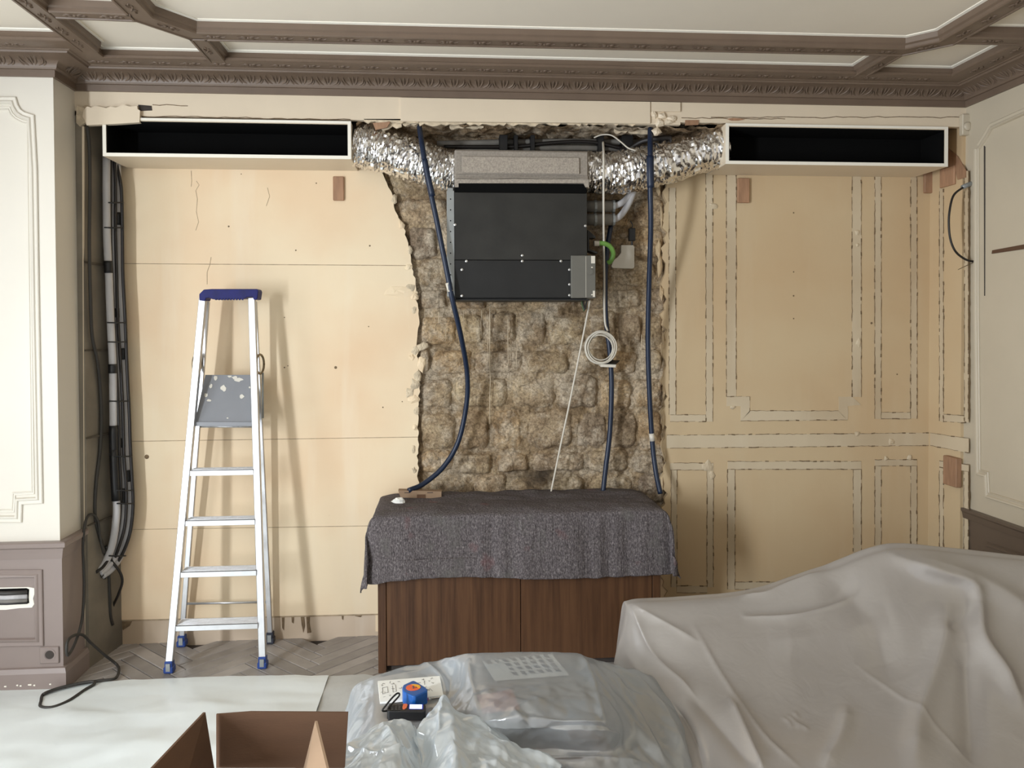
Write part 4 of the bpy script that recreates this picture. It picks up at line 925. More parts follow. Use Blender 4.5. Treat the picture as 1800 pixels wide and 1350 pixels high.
q = [PY(1055,639.5,-.125), PY(1083,640.5,-.125), PY(1090,634,-.06)+np.array([0,0,0]), PY(1064,633,-.06)]
MB().prism(q, (0,0,1), .002).build('dark_cover', CHAR, thm)

# insulated pipe bundle on the left
zt_ = lambda pts, Y: [PY(x, y, Y) for x, y in pts]
PXs = [
 ('insulated_pipe','left grey insulated pipe of the tied bundle in the niche corner',INSUL,6.2,-.135,[(186,276),(186,340),(187,420),(190,480),(193,560),(197,640),(198,720),(199,800),(202,860),(204,900),(198,950),(186,985),(172,1004)],'pipe'),
 ('insulated_pipe','middle grey insulated pipe of the tied bundle in the niche corner',INSUL,5.6,-.085,[(200,276),(199,330),(198,420),(200,500),(202,560),(206,640),(210,720),(213,800),(216,870),(214,930),(204,972),(188,996),(174,1008)],'pipe'),
 ('insulated_pipe','right grey insulated pipe of the tied bundle in the niche corner',INSUL,6.5,-.060,[(204,282),(206,340),(206,420),(209,500),(213,580),(216,660),(219,740),(222,820),(227,880),(224,930),(212,972),(196,998),(178,1012)],'pipe'),
 ('electric_cable','left black cable tied along the grey pipe bundle',CABLE,2.7,-.125,[(193,279),(193,340),(193,420),(196,500),(199,570),(203,650),(207,720),(209,800),(211,860),(208,920),(196,968),(182,994),(168,1006)],'cable'),
 ('electric_cable','middle black cable bowed out between the grey bundled pipes',CABLE,2.6,-.105,[(200,280),(202,320),(202,400),(204,480),(206,560),(211,640),(215,720),(217,800),(221,860),(219,920),(208,962),(196,990),(176,1014)],'cable'),
 ('electric_cable','right outer black cable of the grey pipe bundle',CABLE,2.8,-.080,[(204,290),(212,330),(214,400),(215,480),(219,560),(222,640),(226,720),(228,780),(231,840),(233,890),(228,935),(216,970),(200,996),(182,1016)],'cable'),
]
bund = []
for nm, lab, m_, r_px, Y, pts, cat in PXs:
    yy = []
    for x, y in pts:
        need = -.27*(213-x)/62 - (.024 if m_ is INSUL else .032)
        yy.append(PY(x+1, y, min(Y, need) if y < 1000 else need+.02))
    # the lower ends turn into the hole in the niche side
    o = MB().tube(cr(yy, 8), r_px*3.9/FPX, 10).build(nm, m_, None, smooth=True, origin=tuple(yy[-1])); tag(o, lab, cat); bund.append(o)
for i, (x, y0, y1, w, Y) in enumerate(((206,374,396,7.5,-.062),(185+1,459,480,6.8,-.137),(197,542,558,6.2,-.087),(213,612,632,7.5,-.062),(193+1,640,656,7,-.137),(198+1,748,800,6.9,-.137),(204,770,786,6.2,-.087),(222,826,846,7.5,-.062),(201,790,880,6.9,-.137),(212,858,884,6.4,-.087))):
    host = bund[{0:2,1:0,2:1,3:2,4:0,5:0,6:1,7:2,8:0,9:1}[i]]
    pts_src = dict((k[1], k[5]) for k in PXs)[host['label']]
    ys = [p[1] for p in pts_src]; xs_ = [p[0]+1 for p in pts_src]
    pp = [PY(float(np.interp(t, ys, xs_)), t, Y) for t in np.linspace(y0, y1, 5)]
    MB().tube(pp, w*4.2/FPX, 10).build('tape_sleeve', BLACKP, host, smooth=True)
for i, (xa, xb, y) in enumerate(((184,216,356),(184,216,400),(189,219,567),(190,220,601),(192,224,705),(200,231,802),(206,232,862),(206,234,885),(192,220,977))):
    ctr = [PY(xa,y,-.155),PY((xa+xb)/2,y+.5,-.140),PY(xb,y,-.10),PY(xb+1,y,-.05),PY((xa+xb)/2+4,y,-.055),PY(xa+2,y,-.125),PY(xa,y,-.155)]
    MB().tube(ctr, .0036, 6).build('cable_tie', BLACKP, bund[1], smooth=False)
# hole in the niche side that swallows the bundle
hx = lambda x, y: PX(x, y, xl0-.006)
ho = MB().prism([PY(x, y, -.27*(211-x)/62)+np.array([.002,0,0]) for x, y in ((161,994),(166,984),(174,980),(184,981),(191,990),(192,1002),(187,1013),(177,1020),(166,1018),(162,1006))], (1,0,0), .003).build('pipe_hole', DARK, niche_left)
# long black cable left, down the niche side then over the floor
cable('power_cable', 'long dark cable hanging left of the pipe bundle', [PY(x, y, -.27*(213-x)/62-.016) for x, y in ((153,222),(157,260),(158,330),(157,430),(159,520),(162,590),(172,640),(178,720),(176,790),(169,850),(167,905),(174,940),(182,965),(190,990),(192,1030),(194,1080),(198,1098))], 3.0*s4, CABLE2)
cable('power_cable', 'thin black looped cable beside the pipe hole', [PY(186,960,-.15),PY(196,985,-.12),PY(210,1004,-.10),PY(215,1022,-.09),PY(208,1045,-.08),PY(198,1068,-.06),PY(196,1090,-.05)], 2.3*s4, CABLE)
fl_ = [PY(182,972,-.18),PY(176,945,-.20),PY(172,915,-.22),PY(160,904,-.26),(PY(150,918,-.31)),PY(146,960,-.33),PY(148,1030,-.34),PY(144,1090,-.37),PY(132,1130,-.45),PY(119,1152,-.53),PY(118,1130,-.53),PY(128,1118,-.47),PY(145,1116,-.40),PY(160,1130,-.35),PY(185,1152,-.30)]
g = [PZ(205,1168,.012),PZ(209,1178,.012),PZ(203,1192,.012),PZ(180,1196,.016),PZ(150,1200,.016),PZ(110,1208,.016),PZ(78,1219,.016),PZ(72,1232,.016),PZ(72,1242,.016),PZ(92,1243,.016),PZ(120,1232,.016),PZ(150,1212,.016),PZ(166,1202,.018),PZ(160,1198,.022),PZ(130,1203,.022),PZ(95,1212,.022),PZ(76,1220,.022)]
o = MB().tube(cr(fl_+g, 8), .0062, 8).build('extension_cable', CABLE2, None, smooth=True, origin=tuple(g[8])); tag(o, 'dark cable dropping down the niche and looped on the floor sheet', 'cable')
# right side: loose wire and sensor
lw_ = thing('loose_wire', 'dark brown bowed wire sticking out of the right wall', 'wire', tuple(PX(1718,460,XN-.03)))
w = [PX(1704,322,2.50),PX(1692,330,2.49),PX(1678,343,2.46),PX(1669,370,2.44),PX(1668,398,2.44),PX(1671,420,2.44),PX(1678,440,2.46),PX(1692,452,2.49),PX(1706,459,2.51),PX(1716,459,2.53)]
w = [PY(1704,322,-.30),PY(1692,330,-.33),PY(1676,344,-.35),PY(1669,372,-.36),PY(1668,398,-.36),PY(1671,422,-.36),PY(1679,441,-.36),PY(1692,453,-.35),PY(1706,459,-.34),PY(1718,459,-.33)]
MB().tube(cr(w, 8), .0052, 8).build('wire', CABLE, lw_, smooth=True)
MB().tube([PY(1692,329,-.33),PY(1708,322,-.31),PY(1720,315,-.30)], .011, 10).build('grey_sleeve', STEELG, lw_, smooth=True)
MB().tube(cr([PY(1716,459,-.33),PY(1703,465,-.34),PY(1684,474,-.35)],5), .0018, 6).build('copper_strand', COPPER, lw_, smooth=True)
MB().tube(cr([PY(1718,459,-.33),PY(1721,468,-.34),PY(1719,480,-.34)],5), .0018, 6).build('copper_strand', COPPER, lw_, smooth=True)
MB().box(tuple(PY(1716,485,-.345)), tuple(PY(1721,478,-.335))).build('terminal', BLACKP, lw_)
se = thing('corner_sensor', 'small white box sensor high in right corner below cornice', 'sensor', tuple(PY(1703,237,YF)))
a = PY(1692,237,YF-.03); b = PY(1712,200,YF-.03)
MB().box((a[0],YF-.03,a[2]), (b[0],YF,b[2]), .004).build('case', RWALL, se)
MB().lathe(PY(1701,222,YF-.03), (0,-1,0), [(0,.022),(.006,.020),(.010,.012),(.0105,.002)], 20).build('dome_lens', RWALL, se, smooth=True)
MB().lathe(PY(1702,229,YF-.0305), (0,-1,0), [(0,.003),(.0008,.003)], 8).build('indicator', CABLE, se)
# ================================================================== LADDER
def bar(p0, p1, w, d, bev=.002, xax=(1,0,0)):
    """rectangular bar between two points, w across X, d across the other axis"""
    p0 = np.array(p0, float); p1 = np.array(p1, float); t = p1-p0; L = np.linalg.norm(t); t /= L
    x = np.array(xax, float); x -= t*(x@t); x /= np.linalg.norm(x); y = np.cross(t, x)
    m = MB().box((-w/2,-d/2,0), (w/2,d/2,L), bev)
    m.v = [tuple(p0+x*a+y*b+t*c) for a, b, c in m.v]; return m
lad = thing('step_ladder', 'aluminium step ladder with a blue top handle leaning near the cream wall', 'ladder', tuple(PZ(385,1150,0)))
fT = {s: PY(x, 524, -.17) for s, x in ((0,357),(1,443))}
fB = {0: PZ(298,1168,0.035), 1: PZ(462,1160,0.035)}
rT = {0: PY(364, 530, -.125), 1: PY(447, 530, -.125)}
rB = {0: PZ(320,1126,.035), 1: PZ(476,1120,.035)}
rB[0][1] = rB[1][1] = -.045
rB[0] = PY(320,1122,-.045); rB[1] = PY(475,1116,-.045)
for s in (0, 1):
    bar(fB[s]-np.array([0,0,.0]), fT[s], .031, .030).build('front_rail', ALU, lad)
    bar(rB[s], rT[s], .024, .020).build('rear_leg', ALU, lad)
def railX(s, z): t = (z-fB[s][2])/(fT[s][2]-fB[s][2]); return fB[s]+(fT[s]-fB[s])*t
for yp, dep in ((826,.075),(914,.08),(1004,.085),(1098,.09)):
    c = PY(390, yp, -.24); z = c[2]; a = railX(0, z); b = railX(1, z)
    z = PY(390, yp, a[1]-.012)[2]; a = railX(0, z); b = railX(1, z); y0 = a[1]-.012
    m = MB().box((a[0]+.012,y0,z-.026), (b[0]-.012,y0+.004,z), .001).box((a[0]+.012,y0,z-.004), (b[0]-.012,y0+dep,z), .001).box((a[0]+.012,y0+dep-.004,z-.02), (b[0]-.012,y0+dep,z-.001), .001)
    st = m.build('step', ALU, lad)
    for k in range(7):
        yy = y0+.010+k*(dep-.02)/6; MB().box((a[0]+.018,yy-.0014,z), (b[0]-.018,yy+.0014,z+.0012)).build('tread_rib', ALU2, st)
pf = [PY(342,744,-.225), PY(446,744,-.225), PY(441,659,-.135), PY(361,659,-.135)]
PLAT = mat('grey_platform_paint', (0.235, 0.245, 0.27), rough=0.38, var=0.08, vscale=8)
SPLAT = mat('plaster_splat', (0.70, 0.67, 0.60), rough=0.9)
nrm = np.cross(pf[1]-pf[0], pf[3]-pf[0]); nrm /= np.linalg.norm(nrm); nrm = nrm if nrm[1] > 0 else -nrm
plt_ = MB().prism(pf, nrm, .012).build('platform', PLAT, lad)
MB().prism([PY(341,742,-.232), PY(447,742,-.232), PY(447,749,-.232), PY(341,749,-.232)], (0,1,0), .016).build('platform_lip', PLAT, lad)
def onplat(x, y):
    d = ray(x, y); n_ = -nrm; t = ((pf[0]-CAM)@n_)/(d@n_); return CAM+d*t-nrm*.001
for i, (x, y, rx, ry) in enumerate(((379,665,3,5),(413,664,6,3),(419,668,8,3.5),(404,662,4,2),(371,679,3,4),(393,682,5,6),(425,697,4.5,4),(362,695,4,4),(368,704,5,2.5),(446-7,681,2,2),(400,744-9,2,1.2))):
    rr = random.Random(i); MB().prism([onplat(x+math.cos(a)*rx*rr.uniform(.6,1.2), y+math.sin(a)*ry*rr.uniform(.6,1.2)) for a in [2*math.pi*k/9 for k in range(9)]], -nrm, .0008).build('plaster_splat', SPLAT, plt_)
hb = MB().prism([PY(x,y,-.205) for x, y in ((350,528),(350,517),(358,509),(372,508),(452,508),(454,512),(452,526),(446,527),(444,522),(434,522),(430,525),(373,526),(368,523),(362,524),(360,529))], (0,1,0), .085)
hd = hb.build('top_handle', BLUEP, lad)
mw = hd.modifiers.new('b', 'BEVEL'); mw.width = .003; mw.segments = 2
for k in range(10):
    x = 378+k*5.2; MB().prism([PY(x,524,-.2055), PY(x+2.5,524,-.2055), PY(x+2.5,527.5,-.2055), PY(x,527.5,-.2055)], (0,1,0), .01).build('grip_tooth', BLUEP, hd)
def foot(p, m, w=.042, d=.045, h=.055):
    x, y = p[0], p[1]
    o = MB().box((x-w/2,y-d/2,0.001), (x+w/2,y+d/2,h*.55), .004).box((x-w/2+.004,y-d/2+.004,h*.5), (x+w/2-.004,y+d/2-.004,h), .003).build('foot', m, lad)
    MB().box((x-w*.22,y-d/2-.002,.012), (x+w*.22,y-d/2+.001,h*.85)).build('foot_slot', STEELG, o)
for s in (0, 1):
    foot(fB[s], BLUEF); 
    foot((rB[s][0], rB[s][1]), GREYF if s else BLUEF)
for yp in (1060,):
    a = PY(328, yp+1, -.055); b = PY(470, yp-2, -.055); MB().tube([a, b], .006, 10).build('rear_brace', ALU, lad, smooth=True)
a = PY(350,750,-.09); b = PY(455,750,-.09); MB().tube([a, b], .005, 10).build('rear_brace', ALU2, lad, smooth=True)
for cx_ in (346, 457):
    ring_ = [PY(cx_+7*math.cos(t), 640+17*math.sin(t), -.165+.035*math.cos(t)) for t in np.linspace(0, 2*math.pi, 17)]
    MB().tube(ring_, .0055, 8).build('hinge_loop', COPPER, lad, smooth=True)
    MB().tube([PY(cx_+5,655,-.15), PY(cx_+ (-4 if cx_ < 400 else 5),735,-.17)], .005, 8).build('hinge_arm', STEELG, lad, smooth=True)

# ================================================================== CABINET + BLANKET
cxl, cxr = PY(664.5,1100,-.45)[0], PY(1161,1100,-.45)[0]; cyf = -.45; ch = .703
cab = thing('cabinet', 'dark walnut two-door cabinet standing against the bared stone wall', 'cabinet', ((cxl+cxr)/2,-.23,0))
tk = .036
for nm, a, b in (('side_panel',(cxl,cyf,.0),(cxl+tk,-.02,ch-.03)),('side_panel',(cxr-tk,cyf,.0),(cxr,-.02,ch-.03)),('cabinet_top',(cxl,cyf,ch-.03),(cxr,-.02,ch)),('back_panel',(cxl+tk,-.035,.05),(cxr-tk,-.02,ch-.03)),('plinth',(cxl+tk,cyf+.03,.0),(cxr-tk,cyf+.05,.028)),('bottom_panel',(cxl+tk,cyf+.02,.03),(cxr-tk,-.035,.05))):
    MB().box(a, b, .0015).build(nm, WALNUT if nm != 'plinth' else SUBFL, cab)
xm = PY(915.5,1080,cyf)[0]
for a, b in ((cxl+tk+.003, xm-.0015), (xm+.0015, cxr-tk-.003)):
    MB().box((a,cyf+.001,.032), (b,cyf+.021,ch-.036), .0015).build('door', WALNUT, cab)
# blanket
def blanket():
    W = cxr-cxl; D = -.035-cyf; r = .022; sd = .30; fd = .300; nu, nv = 300, 130
    U = np.linspace(-sd, W+sd, nu); V = np.linspace(0, D+fd, nv); vs = []
    for v in V:
        for u in U:
            du = max(0, -u, u-W); sgn = -1 if u < 0 else 1; dv = max(0, v-D)
            x = min(max(u, 0), W)+cxl; y = -.035-min(v, D); z = ch+.024
            e = 9; dd = (du**e+dv**e)**(1/e) if (du > 0 or dv > 0) else 0
            if du > 0: x += sgn*(.020*(1-math.exp(-du/.008)) + .17*du*(1-.5*min(1, du/.3)))
            if dv > 0: y -= .018*(1-math.exp(-dv/.008)) + .07*dv
            z -= max(0, dd - .010*(1-math.exp(-dd/.02)))
            em = min(W-min(max(u,0),W), min(max(u,0),W), D-min(v,D)) if dd == 0 else 0
            z -= .014*math.exp(-max(0,em)/.035)
            if du > 0 and dv > 0:
                m_ = min(du, dv); a = math.sin(m_*26)*.018; x += sgn*(.06*m_+a*.6); y -= .10*m_-a
            lw = .010*math.sin(u*9+1)*min(1, dv/.1) + .004*math.sin(u*47+math.sin(u*12)*2)*min(1, dv/.12)*(1 if u > W*.35 else .35)
            y -= lw + .004*mnoise.noise(Vector((u*6, v*6, 0)))
            z += (.010*mnoise.noise(Vector((u*5, v*7, 2))) + (.006*mnoise.noise(Vector((u*14, v*18, 6)))) )*(1 if dd == 0 else .4)
            if dv > fd*.7: z += .010*math.sin(u*4.2+.5)*(dv/fd) + .004*mnoise.noise(Vector((u*22, 3, 0)))
            if u < W*.05 and dv > 0: z -= .012*dv/fd*(1-max(0,u)/(W*.05))
            if dd == 0: z = max(z, ch+.010)
            vs.append((x, min(y, -.012), z))
    fs = [(j*nu+i, j*nu+i+1, (j+1)*nu+i+1, (j+1)*nu+i) for j in range(nv-1) for i in range(nu-1)]
    o = MB().add(vs, fs).build('moving_blanket', FELT, None, smooth=True)
    s_ = o.modifiers.new('s', 'SOLIDIFY'); s_.thickness = .006; s_.offset = -1 if True else 1
    return tag(o, 'grey purple felted blanket draped over the walnut cabinet', 'blanket')
blanket()
zt = ch+.014
bt = thing('folded_card', 'flat folded brown cardboard strip lying on the left of blanket', 'cardboard', tuple(PY(738,873,-.16)))
p = [PY(x,y,-.17) for x, y in ((700,862),(776,864),(776,876),(704,875))]
MB().prism(p, (0,1,0), .045).build('strip', CARDL, bt)
MB().box(tuple(PY(733,876,-.172)), tuple(PY(748,869,-.169))).build('tab', CARD, bt)
for k in range(2): q = PY(716+k*40, 866, -.171); MB().box((q[0]-.014,-.172,q[2]-.0015), (q[0]+.014,-.169,q[2]+.0015)).build('slot', SUBFL, bt)
pb = MB(); rr = random.Random(3)
vs = []; c0 = PY(700,881,-.27); c0[2] = max(c0[2], zt+.012)
for j in range(7):
    for i in range(10):
        th_ = math.pi*j/6; ph = 2*math.pi*i/10; q = rr.uniform(.7, 1.2); vs.append((c0[0]+.030*math.sin(th_)*math.cos(ph)*q, c0[1]+.02*math.sin(th_)*math.sin(ph)*q, c0[2]+.017*math.cos(th_)*q))
fs = [(j*10+i, j*10+(i+1)%10, (j+1)*10+(i+1)%10, (j+1)*10+i) for j in range(6) for i in range(10)]
tag(pb.add(vs, fs).build('crumpled_tissue', PAPER), 'small crumpled white tissue on the left front corner of blanket', 'tissue')
ds = MB().box(tuple(PY(786,876,-.09)), tuple(PY(872,871,-.05)), .002).build('dark_strip', CHAR2); tag(ds, 'thin dark strip lying along the blanket back edge', 'strip')

# ================================================================== DUST SHEETS
def vnoise(seed, n=10, sc=1.0):
    r = np.random.default_rng(seed); k = r.normal(size=(n, 2))*sc; ph = r.uniform(0, 6.28, n); a = r.uniform(.4, 1, n)
    return lambda X, Y: sum(a[i]*np.sin(k[i,0]*X+k[i,1]*Y+ph[i]) for i in range(n))/n
def tri(x): return np.abs((x % 2)-1)*2-1
def crumple(X, Y, seed, size, octs=3):
    r = np.random.default_rng(seed); out = np.zeros_like(X); w1 = vnoise(seed+1, 6, 2.2/size); w2 = vnoise(seed+2, 6, 1.3/size)
    for o_ in range(octs):
        for k in range(3):
            a = r.uniform(0, math.pi); s = size/(1.8**o_)*r.uniform(.7, 1.4); wa = w1(X+k, Y-o_)*.9; mk = np.clip(w2(X*1.3+k*3, Y*1.3+o_*5)*1.6+.5, 0, 1)
            out += tri((X*math.cos(a)+Y*math.sin(a))/s + wa)*mk*(.5**o_)
    return out/3
def upsample(ctrl, nu, nv):
    C = np.array(ctrl)          # rows, cols, 3
    def cr1(A, n):
        m = A.shape[0]; A = np.concatenate([2*A[:1]-A[1:2], A, 2*A[-1:]-A[-2:-1]]); t = np.linspace(0, m-1-1e-6, n); i = t.astype(int); f = (t-i)[:,None,None]
        a, b, c, d = A[i], A[i+1], A[i+2], A[i+3]
        return .5*((2*b)+(c-a)*f+(2*a-5*b+4*c-d)*f*f+(-a+3*b-3*c+d)*f**3)
    R = cr1(C, nv); R = cr1(R.transpose(1,0,2), nu).transpose(1,0,2); return R
def seg_dist(px, py, poly):
    best = np.full(px.shape, 1e9); tt = np.zeros(px.shape); L0 = 0
    tot = sum(math.hypot(b[0]-a[0], b[1]-a[1]) for a, b in zip(poly, poly[1:]))
    for a, b in zip(poly, poly[1:]):
        dx, dy = b[0]-a[0], b[1]-a[1]; L = math.hypot(dx, dy); t = np.clip(((px-a[0])*dx+(py-a[1])*dy)/L**2, 0, 1)
        d = np.hypot(px-a[0]-dx*t, py-a[1]-dy*t); m = d < best; best = np.where(m, d, best); tt = np.where(m, (L0+t*L)/tot, tt); L0 += L
    return best, tt
def drape(name, ctrl, nu, nv, m, label, cat, folds=(), cr_=(), calm=()):
    G = upsample(ctrl, nu, nv); 
    du = np.gradient(G, axis=1); dv = np.gradient(G, axis=0); Nn = np.cross(du, dv); Nn /= np.linalg.norm(Nn, axis=2, keepdims=True)+1e-9
    Nn = np.where((Nn[...,2:3] < 0), -Nn, Nn)
    v = G-CAM; zc = v@FWD; px = CX+FPX*(v@RIGHT)/zc; py = CY-FPX*(v@UP)/zc
    d = np.zeros(px.shape)
    for poly, w, amp in folds:
        dist, t = seg_dist(px, py, [tuple(q) for q in cr([np.array(q_, float) for q_ in poly], 5)]); fade = np.clip(np.minimum(t, 1-t)*5+.15, 0, 1); d += amp*(np.exp(-(dist/w)) if w < 13 else np.exp(-(dist/w)**1.6))*fade*np.where(dist < w*5, 1, 0)
    cm = np.ones(px.shape)
    for x0, y0, x1, y1 in calm:
        s = np.clip(np.minimum(np.minimum(px-x0, x1-px), np.minimum(py-y0, y1-py))/14+1, 0, 1); cm *= 1-s*.95
    arc = G[...,0]; arcv = G[...,1]-G[...,2]*.8
    for seed, size, amp, oc in cr_: d += crumple(arc, arcv, seed, size, oc)*amp*cm
    P = G+Nn*d[...,None]; P[...,2] = np.maximum(P[...,2], .006)
    fs = [(j*nu+i, j*nu+i+1, (j+1)*nu+i+1, (j+1)*nu+i) for j in range(nv-1) for i in range(nu-1)]
    o = MB().add(P.reshape(-1,3), fs).build(name, m, None, smooth=True, fix=False)
    return tag(o, label, cat)
# floor sheet
def fsheet(name, edge_px, y_end, m, label, seed, z=.006, amp=.008, nu=150, nv=150, xl=None, fade=True):
    E = [PZ(x, y, z) for x, y in edge_px]; ex = [e[0] for e in E]; ey = [e[1] for e in E]
    X = np.linspace(min(ex), max(ex), nu); vs = []
    w = [crumple(np.array([[x]*nv for x in X]).T, np.array([[i/nv*(y_end) for i in range(nv)]]*nu).T, seed+k, s, 2)*a for k, (s, a) in enumerate(((.55,1),(.22,.35)))]
    for j in range(nv):
        t = (j/(nv-1))**1.3
        for i, x in enumerate(X):
            y0 = float(np.interp(x, ex, ey)) + .008*mnoise.noise(Vector((x*14, seed, 0))); y = y0+(y_end-y0)*t
            a = min(1, t*9)*.9+.1
            vs.append((x, y, z+max(0, amp*(w[0][j,i]+w[1][j,i]+.55))*a))
    fs = [(j*nu+i, j*nu+i+1, (j+1)*nu+i+1, (j+1)*nu+i) for j in range(nv-1) for i in range(nu-1)]
    return tag(MB().add(vs, fs).build(name, m, None, smooth=True, fix=False), label, 'dust sheet')
fsheet('floor_sheet', [(-340,1212),(0,1212),(108,1211),(150,1202),(205,1197),(350,1191),(500,1187),(578,1188)], -3.2, SHEET, 'white dust sheet spread over the floor left of the sofa table', 5, amp=.026)
fsheet('floor_film', [(560,1190),(640,1185),(700,1195),(800,1200)], -1.6, SHEET2, 'greyish plastic film on floor between white sheet and the cabinet', 9, z=.003, amp=.010, nu=60, nv=70)

# table film
dn = lambda p, dy, dz: tuple(np.array(p)+np.array([0, dy, dz]))
T = [[(616,1224,.42),(645,1197,.47),(700,1177,.49),(765,1163,.505),(822,1149,.575),(925,1146.5,.58),(1018,1148,.575),(1066,1167,.53),(1120,1184,.49),(1170,1206,.43)],
     [(612,1252,.42),(655,1225,.497),(715,1215,.497),(790,1205,.505),(838,1200,.575),(935,1198,.58),(1035,1200,.575),(1092,1212,.51),(1142,1226,.48),(1190,1244,.42)],
     [(610,1287,.42),(650,1262,.497),(710,1258,.497),(785,1255,.51),(855,1262,.575),(950,1265,.58),(1060,1263,.575),(1105,1268,.50),(1157,1284,.46),(1204,1302,.42)],
     [(606,1312,.42),(650,1290,.49),(715,1290,.49),(790,1292,.50),(862,1318,.50),(955,1328,.48),(1068,1326,.48),(1112,1302,.47),(1166,1322,.45),(1215,1338,.40)],
     [(600,1352,.40),(650,1348,.47),(720,1346,.48),(790,1350,.49),(870,1375,.47),(965,1385,.45),(1072,1385,.45),(1120,1352,.45),(1175,1362,.43),(1226,1375,.38)],
     [(585,1460,.38),(650,1460,.45),(720,1460,.46),(800,1460,.46),(880,1460,.45),(980,1460,.44),(1085,1460,.43),(1130,1460,.42),(1190,1460,.41),(1245,1460,.36)]]
rows = [[PZ(*p) for p in r] for r in T]
rows = [[np.array([q[0], q[1]+.10, .12]) for q in rows[0]], [np.array([q[0], q[1]+.035, q[2]-.10]) for q in rows[0]]] + rows
rows = [[np.array([r[0][0]-.05, r[0][1], .06]), np.array([r[0][0]-.02, r[0][1], .25])] + r + [np.array([r[-1][0]+.03, r[-1][1], .25]), np.array([r[-1][0]+.05, r[-1][1], .10])] for r in rows]
drape('table_dust_film', rows, 330, 300, FILM_T, 'clear plastic dust film draped over the low table in front of cabinet', 'dust sheet',
      folds=[([(1020,1148),(1042,1200),(1065,1266)],5,.010), ([(850,1268),(950,1267),(1065,1266)],4,.008), ([(822,1150),(830,1200),(845,1262)],6,.008),
             ([(990,1200),(900,1225),(830,1262)],10,.008), ([(960,1232),(905,1255),(930,1275)],9,.012), ([(870,1210),(830,1235),(815,1262)],7,.008),
             ([(795,1160),(790,1200),(785,1235)],10,-.012), ([(1066,1167),(1110,1230),(1150,1300),(1175,1350)],10,.012), ([(1080,1200),(1130,1260),(1190,1350)],12,-.012), ([(1108,1182),(1160,1240),(1205,1320)],8,.012),
             ([(640,1200),(700,1188),(760,1178)],8,.006), ([(740,1165),(775,1190),(788,1225)],8,.012), ([(905,1300),(1000,1325),(1060,1350)],14,.008), ([(930,1340),(1040,1330),(1150,1345)],10,.008)],
      cr_=[(21,.20,.016,3),(33,.06,.006,3)], calm=[(655,1186,792,1262),(835,1150,1012,1200)])
# bunched film in front
B = [[(560,1338),(590,1312),(640,1288),(672,1268),(702,1268),(728,1292),(752,1262),(780,1222),(806,1252),(862,1290),(915,1320),(985,1352)],
     [(548,1350),(595,1332),(642,1310),(685,1292),(712,1300),(735,1312),(760,1290),(792,1268),(815,1290),(862,1318),(905,1345),(965,1385)],
     [(540,1378),(600,1365),(645,1345),(690,1335),(715,1345),(742,1350),(770,1330),(800,1320),(828,1335),(862,1355),(895,1380),(950,1410)],
     [(530,1450),(600,1450),(645,1450),(690,1450),(720,1450),(745,1450),(775,1450),(805,1450),(835,1450),(865,1450),(895,1450),(950,1450)]]
Z = [[.50,.54,.56,.58,.57,.53,.55,.555,.545,.54,.53,.51],[.50,.55,.58,.60,.57,.53,.575,.60,.58,.57,.55,.52],[.49,.55,.575,.59,.56,.53,.57,.60,.575,.57,.55,.52],[.46,.52,.54,.55,.53,.52,.54,.56,.55,.54,.53,.50]]
rows = [[PZ(x, y, z) for (x, y), z in zip(r, zr_)] for r, zr_ in zip(B, Z)]
rows = [[np.array([q[0], q[1]+.012, max(.50, q[2]-.05)]) for q in rows[0]]] + rows
drape('bunched_dust_film', rows, 300, 170, FILM_C, 'bunched crumpled film at the lower front edge of the covered table', 'dust sheet',
      folds=[([(672,1268),(690,1300),(700,1350)],7,.012), ([(780,1222),(775,1270),(768,1330)],5,.012), ([(800,1250),(870,1300),(985,1352)],8,.016), ([(600,1312),(660,1322),(720,1316)],5,.010), ([(700,1268),(735,1300),(742,1350)],5,.014), ([(742,1300),(752,1270),(765,1250)],5,.010)],
      cr_=[(41,.13,.024,3),(52,.05,.010,3)])
# sofa film
S = [[(1097,1078,-1.46),(1112,1061,-1.5),(1200,1054,-1.5),(1330,1041,-1.5),(1450,1004,-1.5),(1560,969,-1.5),(1660,972,-1.5),(1800,986,-1.5),(1960,1002,-1.5)],
     [(1092,1112,-1.50),(1128,1104,-1.56),(1215,1100,-1.60),(1340,1088,-1.60),(1465,1062,-1.60),(1575,1040,-1.60),(1685,1038,-1.60),(1812,1052,-1.60),(1970,1080,-1.60)],
     [(1084,1160,-1.52),(1140,1165,-1.64),(1235,1175,-1.74),(1355,1170,-1.76),(1478,1155,-1.74),(1590,1140,-1.74),(1710,1135,-1.74),(1828,1150,-1.74),(1985,1170,-1.74)],
     [(1105,1215,-1.60),(1172,1225,-1.78),(1255,1250,-1.90),(1375,1260,-1.93),(1495,1255,-1.93),(1610,1245,-1.92),(1725,1240,-1.90),(1840,1250,-1.90),(2000,1270,-1.90)],
     [(1160,1300,-1.80),(1215,1325,-2.00),(1300,1345,-2.10),(1400,1352,-2.14),(1510,1352,-2.14),(1625,1350,-2.13),(1745,1348,-2.1),(1860,1352,-2.1),(2010,1370,-2.1)],
     [(1190,1420,-2.10),(1235,1450,-2.25),(1330,1470,-2.34),(1430,1480,-2.36),(1540,1480,-2.36),(1650,1480,-2.36),(1770,1480,-2.34),(1890,1480,-2.34),(2040,1480,-2.34)]]
rows = [[PY(*p) for p in r] for r in S]
rows = [[np.array([q[0], q[1]+.22, .15]) for q in rows[0]], [np.array([q[0], q[1]+.07, q[2]-.06]) for q in rows[0]]] + rows
rows = [[np.array([r[0][0]-.02, r[0][1]+.02, .06]), np.array([r[0][0]-.01, r[0][1]+.02, max(.1, r[0][2]-.2)])] + r for r in rows]
